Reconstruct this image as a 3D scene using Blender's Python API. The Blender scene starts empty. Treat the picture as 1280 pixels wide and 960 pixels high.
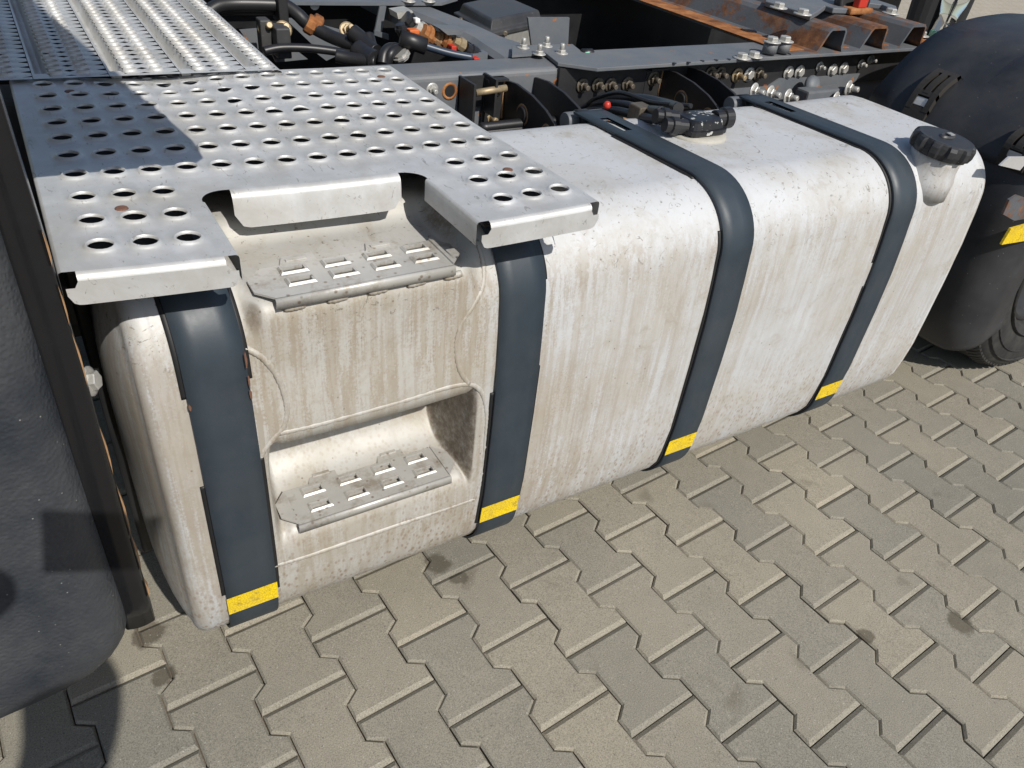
import bpy, bmesh, math, random
from mathutils import Vector, Matrix, noise
random.seed(7)
SC = bpy.context.scene
COL = SC.collection

# ------------------------------------------------------------------ camera
# X runs rearwards along the truck, Y runs inwards under it, Z is up (metres)
CAM = Vector((-0.39093, -0.95631, 1.36602))
AX = Vector((0.85665787, -0.50741489, 0.09309903))     # image right
AY = Vector((-0.23883203, -0.55004391, -0.80025681))   # image down
AZ = Vector((0.45727077, 0.66331126, -0.59238637))     # view direction
FPX = 960.0
cd = bpy.data.cameras.new('camera'); cam = bpy.data.objects.new('camera', cd); COL.objects.link(cam)
cam.matrix_world = Matrix.Translation(CAM) @ Matrix((AX, -AY, -AZ)).transposed().to_4x4()
cd.sensor_width = 36.0; cd.lens = 36.0 * FPX / 1280.0; cd.clip_start = 0.02; cd.clip_end = 500
SC.camera = cam

# ------------------------------------------------------------------ light
LIGHT = Vector((-0.0553, 0.7169, -0.6950)).normalized()   # direction the sunlight travels
w = bpy.data.worlds.new('World'); SC.world = w; w.use_nodes = True
nt = w.node_tree; bg = nt.nodes['Background']
sky = nt.nodes.new('ShaderNodeTexSky'); sky.sky_type = 'NISHITA'; sky.sun_disc = False
sky.sun_elevation = math.asin(-LIGHT.z); sky.sun_rotation = math.atan2(-LIGHT.x, -LIGHT.y)
nt.links.new(sky.outputs[0], bg.inputs[0]); bg.inputs[1].default_value = 0.10
sl = bpy.data.lights.new('sun', 'SUN'); sl.energy = 4.6; sl.angle = math.radians(0.5); sl.color = (1.0, 0.955, 0.88)
so = bpy.data.objects.new('sun', sl); COL.objects.link(so)
so.rotation_euler = LIGHT.to_track_quat('-Z', 'Y').to_euler()
SC.view_settings.view_transform = 'Standard'; SC.view_settings.look = 'None'
SC.view_settings.exposure = 0.0; SC.view_settings.gamma = 1.0
SC.view_settings.use_curve_mapping = False

def at(px, py, Y):      # a measured picture point on the upright plane y = Y
    d = AX * ((px - 640) / FPX) + AY * ((py - 480) / FPX) + AZ
    return CAM + d * ((Y - CAM.y) / d.y)
def az(px, py, Z):      # ... on the level plane z = Z
    d = AX * ((px - 640) / FPX) + AY * ((py - 480) / FPX) + AZ
    return CAM + d * ((Z - CAM.z) / d.z)

# ------------------------------------------------------------------ materials
class NT:
    def __init__(s, name):
        s.m = bpy.data.materials.new(name); s.m.use_nodes = True
        s.t = s.m.node_tree; s.b = s.t.nodes['Principled BSDF']
        s.co = None
    def n(s, typ, **kw):
        x = s.t.nodes.new(typ)
        for k, v in kw.items():
            if k in x.inputs: x.inputs[k].default_value = v
            else: setattr(x, k, v)
        return x
    def l(s, a, b): s.t.links.new(a, b)
    def coord(s, scale=(1, 1, 1), obj=False):
        g = s.n('ShaderNodeTexCoord') if obj else s.n('ShaderNodeNewGeometry')
        mp = s.n('ShaderNodeMapping'); mp.inputs['Scale'].default_value = scale
        s.l(g.outputs['Object' if obj else 'Position'], mp.inputs['Vector'])
        return mp.outputs['Vector']
    def noise(s, scale, detail=4, rough=.6, stretch=(1, 1, 1), obj=False, dist=0):
        x = s.n('ShaderNodeTexNoise'); x.inputs['Scale'].default_value = scale
        x.inputs['Detail'].default_value = detail; x.inputs['Roughness'].default_value = rough
        x.inputs['Distortion'].default_value = dist
        s.l(s.coord(stretch, obj), x.inputs['Vector']); return x.outputs['Fac']
    def vor(s, scale, stretch=(1, 1, 1), feature='F1', obj=False):
        x = s.n('ShaderNodeTexVoronoi'); x.feature = feature; x.inputs['Scale'].default_value = scale
        s.l(s.coord(stretch, obj), x.inputs['Vector']); return x
    def ramp(s, fac, *stops):
        r = s.n('ShaderNodeValToRGB'); e = r.color_ramp.elements
        while len(e) < len(stops): e.new(0.5)
        for i, (p, c) in enumerate(stops):
            e[i].position = p
            e[i].color = (c, c, c, 1) if isinstance(c, (int, float)) else (c[0], c[1], c[2], 1)
        s.l(fac, r.inputs[0]); return r.outputs[0]
    def mix(s, fac, a, b, mode='MIX'):
        x = s.n('ShaderNodeMix'); x.data_type = 'RGBA'; x.blend_type = mode
        for i, v in ((0, fac), (6, a), (7, b)):
            if hasattr(v, 'links'): s.l(v, x.inputs[i])
            elif i == 0: x.inputs[0].default_value = v
            else: x.inputs[i].default_value = (v[0], v[1], v[2], 1)
        return x.outputs[2]
    def mul(s, a, b, op='MULTIPLY'):
        x = s.n('ShaderNodeMath'); x.operation = op
        for i, v in ((0, a), (1, b)):
            if hasattr(v, 'links'): s.l(v, x.inputs[i])
            else: x.inputs[i].default_value = v
        return x.outputs[0]
    def out(s, col=None, rough=None, metal=None, bump=None, bstr=.3, bdist=.002, spec=None):
        for v, k in ((col, 'Base Color'), (rough, 'Roughness'), (metal, 'Metallic'), (spec, 'Specular IOR Level')):
            if v is None: continue
            if hasattr(v, 'links'): s.l(v, s.b.inputs[k])
            elif isinstance(v, tuple): s.b.inputs[k].default_value = (*v, 1)
            else: s.b.inputs[k].default_value = v
        if bump is not None:
            b = s.n('ShaderNodeBump'); b.inputs['Strength'].default_value = bstr; b.inputs['Distance'].default_value = bdist
            s.l(bump, b.inputs['Height']); s.l(b.outputs[0], s.b.inputs['Normal'])
        return s.m

OIL = [(*az(547, 704, 0).xy, .030), (*az(573, 722, 0).xy, .020), (*az(1082, 795, 0).xy, .018), (*az(1200, 780, 0).xy, .030), (*az(205, 845, 0).xy, .022), (*az(186, 792, 0).xy, .032)]
def m_paver():
    s = NT('paver_concrete')
    big = s.noise(2.3, 5, .6); fine = s.noise(420, 3, .7); mid = s.noise(28, 4, .6)
    c = s.mix(big, (.212, .196, .160), (.280, .262, .219))
    c = s.mix(s.ramp(mid, (.35, 0.0), (.75, .45)), c, (.30, .278, .230))
    g = s.ramp(fine, (.32, .55), (.5, 1.0), (.70, 1.28))
    c = s.mix(1.0, c, g, 'MULTIPLY')
    info = s.n('ShaderNodeObjectInfo')
    c = s.mix(1.0, c, s.ramp(info.outputs['Random'], (0, (.86, .87, .88)), (.35, (.97, .97, .96)), (.7, (1.03, 1.02, 1.0)), (1, (1.12, 1.09, 1.04))), 'MULTIPLY')
    st = s.noise(7.5, 3, .5, dist=.6)
    c = s.mix(s.ramp(st, (.66, 0.0), (.74, .45)), c, (.11, .093, .07))
    for (ox, oy, rr_) in OIL:
        g2 = s.n('ShaderNodeNewGeometry'); vm = s.n('ShaderNodeVectorMath'); vm.operation = 'DISTANCE'; s.l(g2.outputs['Position'], vm.inputs[0]); vm.inputs[1].default_value = (ox, oy, 0)
        dd_ = s.mul(vm.outputs['Value'], s.mul(s.noise(38, 3), .035), 'ADD'); k_ = s.n('ShaderNodeMapRange'); k_.inputs['From Min'].default_value = rr_ * .80 + .0175; k_.inputs['From Max'].default_value = rr_ * 1.12 + .0175; s.l(dd_, k_.inputs['Value'])
        c = s.mix(s.ramp(k_.outputs[0], (0, .72), (1, 0.0)), c, (.075, .063, .045))
    pat = s.noise(1.3, 4, .6); c = s.mix(1.0, c, s.ramp(pat, (.3, (.86, .87, .88)), (.7, (1.06, 1.05, 1.03))), 'MULTIPLY')
    sp = s.vor(46); c = s.mix(s.ramp(sp.outputs['Distance'], (.05, .55), (.10, 0.0)), c, (.07, .06, .05))
    lt = s.vor(90); c = s.mix(s.ramp(lt.outputs['Distance'], (.06, .6), (.12, 0.0)), c, (.5, .48, .44))
    h = s.mix(.5, fine, mid)
    return s.out(c, .88, 0, h, .55, .0015, .25)
def m_sand():
    s = NT('joint_sand'); n = s.noise(300, 3)
    return s.out(s.mix(n, (.05, .04, .03), (.24, .195, .14)), .95, 0, n, .6, .002)
def m_farground():
    s = NT('far_paving'); n = s.noise(3, 5); f = s.noise(60, 3)
    c = s.mix(n, (.36, .315, .245), (.45, .40, .32)); c = s.mix(1, c, s.ramp(f, (.3, .8), (.7, 1.1)), 'MULTIPLY')
    br = s.n('ShaderNodeTexBrick'); br.inputs['Scale'].default_value = 3.5; br.inputs['Mortar Size'].default_value = .02
    br.inputs['Color1'].default_value = (1, 1, 1, 1); br.inputs['Color2'].default_value = (.93, .93, .93, 1); br.inputs['Mortar'].default_value = (.72, .7, .66, 1)
    s.l(s.coord(), br.inputs['Vector'])
    return s.out(s.mix(1, c, br.outputs['Color'], 'MULTIPLY'), .9)

def m_tank():
    s = NT('weathered_aluminium')
    a = s.noise(9, 6, .65); streak = s.noise(46, 5, .66, (1, 1, .045)); streak2 = s.noise(120, 4, .66, (1, 1, .035))
    c = s.mix(a, (.445, .453, .460), (.585, .598, .613))
    g = s.n('ShaderNodeNewGeometry'); sep = s.n('ShaderNodeSeparateXYZ'); s.l(g.outputs['Position'], sep.inputs[0])
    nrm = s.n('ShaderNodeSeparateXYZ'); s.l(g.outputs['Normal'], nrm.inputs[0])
    side = s.ramp(nrm.outputs['Z'], (.15, 1.0), (.75, .0))
    # brown road film that has run down the upright face
    gr = s.noise(260, 3, .7); streak = s.mix(.22, streak, gr); streak2 = s.mix(.30, streak2, gr)
    d = s.mul(s.ramp(streak, (.455, 0.0), (.535, .90)), side)
    d2 = s.mul(s.ramp(streak2, (.485, 0.0), (.56, .80)), side)
    zone = s.ramp(s.noise(2.6, 4, .6), (.28, .25), (.62, 1.0))
    mx2 = s.n('ShaderNodeMapRange'); mx2.inputs['From Min'].default_value = -.4; mx2.inputs['From Max'].default_value = 1.5; s.l(sep.outputs['X'], mx2.inputs['Value'])
    fall = s.ramp(mx2.outputs[0], (.0, .85), (.33, 1.0), (.50, .90), (.66, .55), (1, .45))
    blot = s.ramp(s.noise(6.5, 6, .68, (1, 1, .5)), (.34, .40), (.54, 1.0))
    zone = s.mul(s.mul(zone, fall), blot)
    d = s.mul(d, zone); d2 = s.mul(d2, zone)
    film = s.mul(s.mul(s.ramp(s.noise(11, 6, .7, (1, 1, .6)), (.44, 0.0), (.62, .75)), side), s.mul(fall, s.ramp(s.noise(2.1, 3), (.40, .1), (.60, 1.0))))
    c = s.mix(film, c, (.42, .378, .318))
    c = s.mix(d, c, (.365, .318, .258)); c = s.mix(d2, c, (.325, .280, .228))
    # grimy patches on the top
    pt = s.noise(5.5, 6, .7, dist=.4)
    pt2 = s.noise(24, 6, .72, (1, .55, 1), dist=.8)
    c = s.mix(s.ramp(pt, (.44, 0.0), (.70, .62)), c, (.40, .37, .315))
    c = s.mix(s.mul(s.ramp(pt2, (.52, 0.0), (.68, .6)), s.ramp(pt, (.36, 0.0), (.58, 1.0))), c, (.33, .295, .24))
    # scratches and scuffs
    sc = s.noise(42, 5, .75, (1, 1, 1), dist=2.2)
    zt = s.ramp(sep.outputs['Z'], (.72, 0.0), (.80, 1.0), (.90, 1.0))
    c = s.mix(s.mul(s.ramp(sc, (.605, 0.0), (.635, .85)), zt), c, (.20, .185, .16))
    # splash spots near the ground
    v = s.vor(120, (1, 1, .55)); zl = s.ramp(sep.outputs['Z'], (.26, 1.0), (.52, .0))
    spots = s.mul(s.mul(s.ramp(v.outputs['Distance'], (.20, 1.0), (.40, 0.0)), zl), s.ramp(s.noise(14, 3), (.30, 0.0), (.52, .9)))
    c = s.mix(spots, c, (.30, .245, .19))
    v2 = s.vor(34); c = s.mix(s.ramp(v2.outputs['Distance'], (.035, .8), (.075, 0.0)), c, (.20, .165, .13))
    bump = s.mix(.5, streak2, s.noise(160, 3))
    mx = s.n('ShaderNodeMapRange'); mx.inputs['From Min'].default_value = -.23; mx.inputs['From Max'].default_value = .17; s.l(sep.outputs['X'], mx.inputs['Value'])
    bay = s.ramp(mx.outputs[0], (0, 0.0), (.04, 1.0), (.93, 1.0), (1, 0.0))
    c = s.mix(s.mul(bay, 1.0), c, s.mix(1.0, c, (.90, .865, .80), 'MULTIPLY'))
    # brown grime on the rearward pocket wall, also painting in its shade
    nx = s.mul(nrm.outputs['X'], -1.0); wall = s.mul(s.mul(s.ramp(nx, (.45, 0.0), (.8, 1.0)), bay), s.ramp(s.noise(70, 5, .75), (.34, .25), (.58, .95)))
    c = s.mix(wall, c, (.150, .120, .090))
    return s.out(c, s.ramp(a, (.3, .62), (.7, .50)), .12, bump, .22, .0012, .4)
def m_step():
    s = NT('pressed_aluminium_step'); a = s.noise(12, 6, .7); f = s.noise(200, 3)
    c = s.mix(a, (.40, .385, .35), (.60, .59, .56))
    v = s.vor(62); c = s.mix(s.ramp(v.outputs['Distance'], (.10, .85), (.2, 0.0)), c, (.22, .18, .13))
    c = s.mix(s.ramp(s.noise(22, 6, .72), (.50, 0.0), (.66, .75)), c, (.27, .225, .17))
    return s.out(c, .42, .30, f, .15, .001)
def m_galv():
    s = NT('galvanised_sheet'); a = s.noise(14, 5, .6); f = s.noise(190, 4, .7); sp = s.vor(60, feature='F1')
    c = s.mix(a, (.52, .525, .525), (.66, .665, .665)); c = s.mix(s.ramp(sp.outputs['Color'], (.2, .0), (.9, .22)), c, (.50, .51, .52))
    dirt = s.noise(5, 6, .72, dist=.3)
    c = s.mix(s.ramp(dirt, (.44, 0.0), (.68, .62)), c, (.37, .345, .295))
    sc = s.noise(70, 4, .7, (1.6, .5, 1), dist=1.2)
    c = s.mix(s.ramp(sc, (.63, 0.0), (.66, .65)), c, (.20, .185, .16))
    c = s.mix(s.ramp(s.noise(28, 5, .7), (.40, .35), (.62, 0.0)), c, (.46, .45, .42))
    return s.out(c, s.ramp(a, (.3, .46), (.7, .60)), .38, f, .12, .001)
def m_paint(name, base, chip=.0, rough=.45, rustcol=(.20, .075, .03), dust=.0, dustcol=(.28, .25, .21), chs=22):
    s = NT(name); n = s.noise(9, 4); c = s.mix(n, tuple(v * .82 for v in base), tuple(v * 1.15 for v in base))
    if dust:
        c = s.mix(s.ramp(s.noise(6, 6, .7), (.38, 0.0), (.75, dust)), c, dustcol)
    if chip:
        q = s.noise(chs, 6, .62)
        c = s.mix(s.ramp(q, (.71 - chip, 0.0), (.725 - chip, 1.0)), c, s.mix(s.noise(90, 3), tuple(v * .6 for v in rustcol), tuple(v * 1.35 for v in rustcol)))
    return s.out(c, s.ramp(s.noise(18, 4), (.3, rough - .08), (.7, rough + .12)), 0, s.noise(150, 3), .10, .001, .5)
def m_rust():
    s = NT('rusty_steel'); n = s.noise(16, 6, .7); f = s.noise(140, 4)
    c = s.ramp(n, (.3, (.10, .042, .02)), (.5, (.27, .105, .035)), (.68, (.40, .19, .075)), (.8, (.14, .13, .125)))
    return s.out(c, .85, 0, f, .5, .002, .3)
def m_rustmix():
    s = NT('rusted_grey_steel'); n = s.noise(8, 8, .72, dist=.4); f = s.noise(120, 4, .7)
    c = s.mix(s.noise(14, 5), (.060, .066, .074), (.115, .125, .138))
    rc = s.ramp(s.noise(30, 6, .7), (.3, (.050, .026, .016)), (.5, (.135, .058, .026)), (.7, (.25, .115, .05)))
    c = s.mix(s.ramp(s.mix(.18, n, f), (.485, 0.0), (.53, .75), (.58, 1.0)), c, rc)
    return s.out(c, .72, 0, f, .35, .002, .35)
def m_plain(name, col, rough=.5, metal=0.0, var=.25, sc=30, bump=.1, spec=.5):
    s = NT(name); n = s.noise(sc, 4)
    return s.out(s.mix(n, tuple(v * (1 - var) for v in col), tuple(min(1, v * (1 + var)) for v in col)), rough, metal, s.noise(sc * 6, 3), bump, .001, spec)
def m_plastic(name, col, dust=.3, grain=True):
    s = NT(name); n = s.noise(7, 5, .65); v = s.vor(210, feature='SMOOTH_F1')
    c = s.mix(s.ramp(n, (.35, 0.0), (.75, dust)), col, (.17, .165, .16))
    fl = s.vor(55); c = s.mix(s.ramp(fl.outputs['Distance'], (.035, .7), (.06, 0.0)), c, (.33, .32, .30))
    return s.out(c, s.ramp(n, (.3, .40), (.7, .58)), 0, v.outputs['Distance'] if grain else s.noise(200, 3), .65 if grain else .12, .0016, .5)
def m_tape():
    s = NT('reflective_yellow'); v = s.vor(210, feature='DISTANCE_TO_EDGE')
    c = s.mix(s.ramp(v.outputs['Distance'], (.05, 0.0), (.12, 1.0)), (.62, .42, .008), (.86, .62, .004))
    c = s.mix(s.ramp(s.noise(60, 5, .75), (.56, 0.0), (.66, .8)), c, (.17, .13, .06)); c = s.mix(s.ramp(s.noise(14, 4), (.35, .35), (.6, 0.0)), c, (.42, .31, .08))
    return s.out(c, .38, 0)
def m_clear():
    s = NT('clear_plastic'); s.b.inputs['Transmission Weight'].default_value = 1.0; s.b.inputs['IOR'].default_value = 1.28
    return s.out((.93, .97, .98), .03)
def m_rubber():
    s = NT('tyre_rubber'); n = s.noise(20, 5, .7); c = s.mix(s.ramp(n, (.35, 0.0), (.75, .6)), (.017, .017, .018), (.075, .070, .062))
    return s.out(c, .78, 0, s.noise(300, 3), .3, .001, .35)

M = dict(paver=m_paver(), sand=m_sand(), far=m_farground(), tank=m_tank(), step=m_step(), galv=m_galv(),
    strap=m_paint('blue_grey_strap_paint', (.0235, .036, .049), .0, .52, dust=.16, dustcol=(.12, .115, .105), chs=34),
    frame=m_paint('grey_chassis_paint', (.105, .118, .135), .05, .52, dust=.30, rustcol=(.30, .13, .05)),
    black=m_paint('black_steel_paint', (.012, .0125, .014), .0, .40, dust=.10, dustcol=(.10, .09, .08)),
    bblack=m_paint('black_bracket_paint', (.016, .0165, .019), .01, .48, dust=.14, dustcol=(.12, .10, .08)),
    gloss=m_paint('worn_black_gloss_paint', (.010, .0105, .012), .0, .18, dust=.03, dustcol=(.10, .10, .10), rustcol=(.28, .17, .08)),
    rust=m_rust(), rustmix=m_rustmix(), edge=m_plain('rusty_edge', (.30, .175, .085), .8, 0, .5, 60),
    latch=m_plain('brown_black_plastic', (.030, .027, .023), .5), rivet=m_plain('rusty_rivet', (.17, .085, .055), .7, .2, .5, 200), rubber=m_plain('black_rubber', (.012, .012, .013), .6), tyre=m_rubber(),
    tape=m_tape(), plastic=m_plastic('black_mudguard_plastic', (.019, .0205, .024), .14, False),
    grain=m_plastic('grained_grey_plastic', (.026, .031, .039), .30, True),
    zinc=m_plain('zinc_bolt', (.46, .45, .42), .45, .45, .4, 90), brass=m_plain('yellow_zinc_bolt', (.34, .265, .16), .5, .4, .5, 90),
    oldbolt=m_plain('dirty_bolt', (.13, .11, .085), .55, .4, .6, 120),
    weld=m_plain('weld_metal', (.45, .415, .365), .5, .1, .3, 140, .3), hose=m_plain('black_hose', (.014, .014, .016), .42, 0, .3, 40),
    blue=m_plain('blue_hose', (.03, .045, .07), .4), lid=m_plastic('black_box_plastic', (.026, .026, .028), .3, False),
    alu=m_plain('cast_aluminium', (.48, .47, .43), .5, .5, .3, 50, .3), sender=m_paint('scuffed_black_cap', (.012, .012, .014), .12, .38, rustcol=(.42, .42, .40), chs=48),
    red=m_plain('red_plastic', (.48, .035, .02), .4), orange=m_plain('orange_plastic', (.55, .13, .03), .45), white=m_plain('white_paint', (.78, .78, .76), .5, 0, .08),
    trousers=m_plain('black_cloth', (.013, .013, .015), .85), skin=m_plain('skin', (.45, .27, .19), .5, 0, .08), jacket=m_plain('dark_blue_cloth', (.03, .035, .05), .85),
    hair=m_plain('dark_hair', (.02, .014, .01), .6), clear=m_clear(), label=m_plain('red_label', (.35, .02, .02), .4), green=m_plain('green_label', (.25, .55, .40), .4),
    cab=m_plain('white_cab_paint', (.7, .7, .7), .25, 0, .03), sealant=m_plain('pale_sealant', (.40, .38, .33), .7, 0, .2, 60, .3), silver=m_plain('silver_sticker', (.62, .62, .62), .3, .4, .1))

# ------------------------------------------------------------------ mesh helpers
class MB:
    def __init__(s): s.v = []; s.f = []; s.sm = []
    def add(s, vs, fs, smooth=False):
        o = len(s.v); s.v += [Vector(p) for p in vs]; s.f += [tuple(i + o for i in f) for f in fs]; s.sm += [smooth] * len(fs); return o
    def box(s, a, b, rot=None, piv=None, bev=0.0):
        (x0, y0, z0), (x1, y1, z1) = a, b
        if bev:
            bm = bmesh.new(); bmesh.ops.create_cube(bm, size=1.0)
            for v in bm.verts: v.co = Vector(((x0 + x1) / 2 + v.co.x * (x1 - x0), (y0 + y1) / 2 + v.co.y * (y1 - y0), (z0 + z1) / 2 + v.co.z * (z1 - z0)))
            bmesh.ops.bevel(bm, geom=bm.edges[:], offset=bev, segments=2, affect='EDGES', profile=.6)
            vs = [v.co.copy() for v in bm.verts]; bm.verts.index_update(); fs = [tuple(v.index for v in f.verts) for f in bm.faces]; bm.free()
        else:
            vs = [Vector(p) for p in ((x0, y0, z0), (x1, y0, z0), (x1, y1, z0), (x0, y1, z0), (x0, y0, z1), (x1, y0, z1), (x1, y1, z1), (x0, y1, z1))]
            fs = [(0, 3, 2, 1), (4, 5, 6, 7), (0, 1, 5, 4), (1, 2, 6, 5), (2, 3, 7, 6), (3, 0, 4, 7)]
        if rot is not None:
            p = Vector(piv) if piv is not None else Vector(((x0 + x1) / 2, (y0 + y1) / 2, (z0 + z1) / 2))
            vs = [rot @ (v - p) + p for v in vs]
        s.add(vs, fs, False); return s
    def prism(s, poly, off):
        off = Vector(off); n = len(poly); p = [Vector(q) for q in poly]
        s.add(p + [q + off for q in p], [tuple(range(n))[::-1], tuple(range(n, 2 * n))] + [(i, (i + 1) % n, n + (i + 1) % n, n + i) for i in range(n)]); return s
    def ring(s, rings, closed=True, cap=(True, True), smooth=True):
        n = len(rings[0]); o = len(s.v)
        for r in rings: s.v += [Vector(p) for p in r]
        for i in range(len(rings) - 1):
            for j in range(n if closed else n - 1):
                k = (j + 1) % n
                s.f.append((o + i * n + j, o + i * n + k, o + (i + 1) * n + k, o + (i + 1) * n + j)); s.sm.append(smooth)
        if cap[0]: s.f.append(tuple(o + j for j in range(n))[::-1]); s.sm.append(False)
        if cap[1]: s.f.append(tuple(o + (len(rings) - 1) * n + j for j in range(n))); s.sm.append(False)
        return s
    def tube(s, pts, r, n=10, cap=True, rfun=None):
        pts = [Vector(p) for p in pts]; up = None; rings = []
        for i, p in enumerate(pts):
            t = (pts[min(i + 1, len(pts) - 1)] - pts[max(i - 1, 0)]).normalized()
            if up is None: up = t.orthogonal().normalized()
            up = (up - t * up.dot(t)).normalized(); b = t.cross(up)
            rr = r if rfun is None else rfun(i)
            rings.append([p + (up * math.cos(2 * math.pi * k / n) + b * math.sin(2 * math.pi * k / n)) * rr for k in range(n)])
        return s.ring(rings, True, (cap, cap))
    def lathe(s, o, axis, prof, n=20, smooth=True, cap=True, seed=None):
        o = Vector(o); a = Vector(axis).normalized(); u = (a.orthogonal() if seed is None else (Vector(seed) - a * a.dot(Vector(seed)))).normalized(); b = a.cross(u)
        rings = [[o + a * h + (u * math.cos(2 * math.pi * k / n) + b * math.sin(2 * math.pi * k / n)) * r for k in range(n)] for r, h in prof]
        return s.ring(rings, True, (cap, cap), smooth)
    def build(s, name, mat, parent=None, label=None, autosm=None, solid=None, bevel=None, sub=0):
        me = bpy.data.meshes.new(name); me.from_pydata(s.v, [], s.f); me.materials.append(M[mat]); me.update()
        bm = bmesh.new(); bm.from_mesh(me); bmesh.ops.recalc_face_normals(bm, faces=bm.faces[:]); bm.to_mesh(me); bm.free()
        for p, q in zip(me.polygons, s.sm): p.use_smooth = q
        o = bpy.data.objects.new(name, me); COL.objects.link(o)
        if parent is not None: o.parent = parent
        if label: o['label'] = label
        if solid: md = o.modifiers.new('solid', 'SOLIDIFY'); md.thickness = solid; md.offset = -1
        if bevel: md = o.modifiers.new('bevel', 'BEVEL'); md.width = bevel; md.segments = 2; md.limit_method = 'ANGLE'
        if sub: md = o.modifiers.new('sub', 'SUBSURF'); md.levels = sub; md.render_levels = sub
        return o
def thing(name, label, cat, loc=(0, 0, 0)):
    o = bpy.data.objects.new(name, None); COL.objects.link(o); o.location = loc; o['label'] = label; o['category'] = cat; return o
def smooth01(t): t = max(0., min(1., t)); return t * t * (3 - 2 * t)
def arc(cy, cz, r, a0, a1, n): return [(cy + r * math.cos(math.radians(a0 + (a1 - a0) * i / (n - 1))), cz + r * math.sin(math.radians(a0 + (a1 - a0) * i / (n - 1)))) for i in range(n)]
def resample(poly, n):
    L = [0.0]
    for a, b in zip(poly, poly[1:]): L.append(L[-1] + math.hypot(b[0] - a[0], b[1] - a[1]))
    out = []; k = 0
    for i in range(n):
        t = L[-1] * i / (n - 1)
        while k < len(poly) - 2 and L[k + 1] < t: k += 1
        d = L[k + 1] - L[k]; u = 0 if d == 0 else (t - L[k]) / d
        out.append((poly[k][0] + (poly[k + 1][0] - poly[k][0]) * u, poly[k][1] + (poly[k + 1][1] - poly[k][1]) * u))
    return out
def spline(pts, m=8):
    P = [Vector(p) for p in pts]; out = []
    for i in range(len(P) - 1):
        p0, p1, p2, p3 = P[max(i - 1, 0)], P[i], P[i + 1], P[min(i + 2, len(P) - 1)]
        for k in range(m):
            t = k / m
            out.append(.5 * ((2 * p1) + (p2 - p0) * t + (2 * p0 - 5 * p1 + 4 * p2 - p3) * t * t + (3 * p1 - p0 - 3 * p2 + p3) * t ** 3))
    return out + [P[-1]]

# ------------------------------------------------------------------ ground
A = math.radians(85.5); CA, SA = math.cos(A), math.sin(A)
def uv2w(u, v): return (CA * u + SA * v, -SA * u + CA * v)
gb = MB(); gb.add([(-60, -40, -.0150), (90, -40, -.0150), (90, 90, -.0150), (-60, 90, -.0150)], [(0, 1, 2, 3)])
ground = gb.build('ground', 'sand'); ground['kind'] = 'structure'
fb = MB(); fb.add([(-60, 2.6, -.004), (90, 2.6, -.004), (90, 90, -.004), (-60, 90, -.004)], [(0, 1, 2, 3)])
far = fb.build('paved_yard', 'far'); far['kind'] = 'structure'

def paver_mesh():
    g = .0011
    half = [(-.1 + g, .084 - g), (-.06, .084 - g), (-.04, .056 - g), (.04, .056 - g), (.06, .084 - g), (.1 - g, .084 - g)]
    out = half + [(u, -v) for u, v in reversed(half)]
    ce, cs = .0098, .0042
    ih = [(-.1 + ce, .084 - cs - g), (-.0622, .084 - cs - g), (-.0422, .056 - cs - g), (.0422, .056 - cs - g), (.0622, .084 - cs - g), (.1 - ce, .084 - cs - g)]
    inn = ih + [(u, -v) for u, v in reversed(ih)]
    n = 12; rot = lambda u, v, z: (CA * u + SA * v, -SA * u + CA * v, z)
    vs = [rot(u, v, -.05) for u, v in out] + [rot(u, v, -.0056 if abs(u) > .09 else -.0042) for u, v in out] + [rot(u, v, 0) for u, v in inn]
    fs = [(i, (i + 1) % n, n + (i + 1) % n, n + i) for i in range(n)] + [(n + i, n + (i + 1) % n, 2 * n + (i + 1) % n, 2 * n + i) for i in range(n)] + [tuple(range(2 * n, 3 * n))]
    me = bpy.data.meshes.new('paver'); me.from_pydata(vs, [], fs); me.materials.append(M['paver'])
    bm = bmesh.new(); bm.from_mesh(me); bmesh.ops.recalc_face_normals(bm, faces=bm.faces[:]); bm.to_mesh(me); bm.free()
    return me
pm = paver_mesh(); cand = []
def proj(P):
    d = Vector(P) - CAM; z = d.dot(AZ)
    return (640 + FPX * d.dot(AX) / z, 480 + FPX * d.dot(AY) / z, z) if z > .05 else None
for c in range(-16, 40):
    for k in range(-30, 30):
        u = 2 * k * .1 + (0.1 if (c % 2) else 0.0); v = (c + .5) * .14      # joints in column c at odd/even u
        x, y = uv2w(u, v)
        q = proj((x, y, 0))
        if q and -120 < q[0] < 1400 and 380 < q[1] < 1080 and y < 1.1: cand.append((q[2], x, y))
cand.sort()
rest = MB()
for i, (dd, x, y) in enumerate(cand):
    tilt = (random.gauss(0, .006), random.gauss(0, .006)); dz = random.gauss(0, .0012)
    if i < 300:
        o = bpy.data.objects.new('paver', pm); COL.objects.link(o); o.parent = ground
        o.location = (x, y, dz); o.rotation_euler = (tilt[0], tilt[1], random.gauss(0, .004))
    else:
        rest.add([Vector((x, y, dz)) + v.co for v in pm.vertices], [tuple(p.vertices) for p in pm.polygons])
if rest.v:
    ro = rest.build('farther_pavers', 'paver', ground); ro['kind'] = 'stuff'

# ------------------------------------------------------------------ the truck
truck = thing('truck', 'parked tractor truck with pale metal fuel tank, perforated walkway plate and black mudguards', 'truck')

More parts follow.
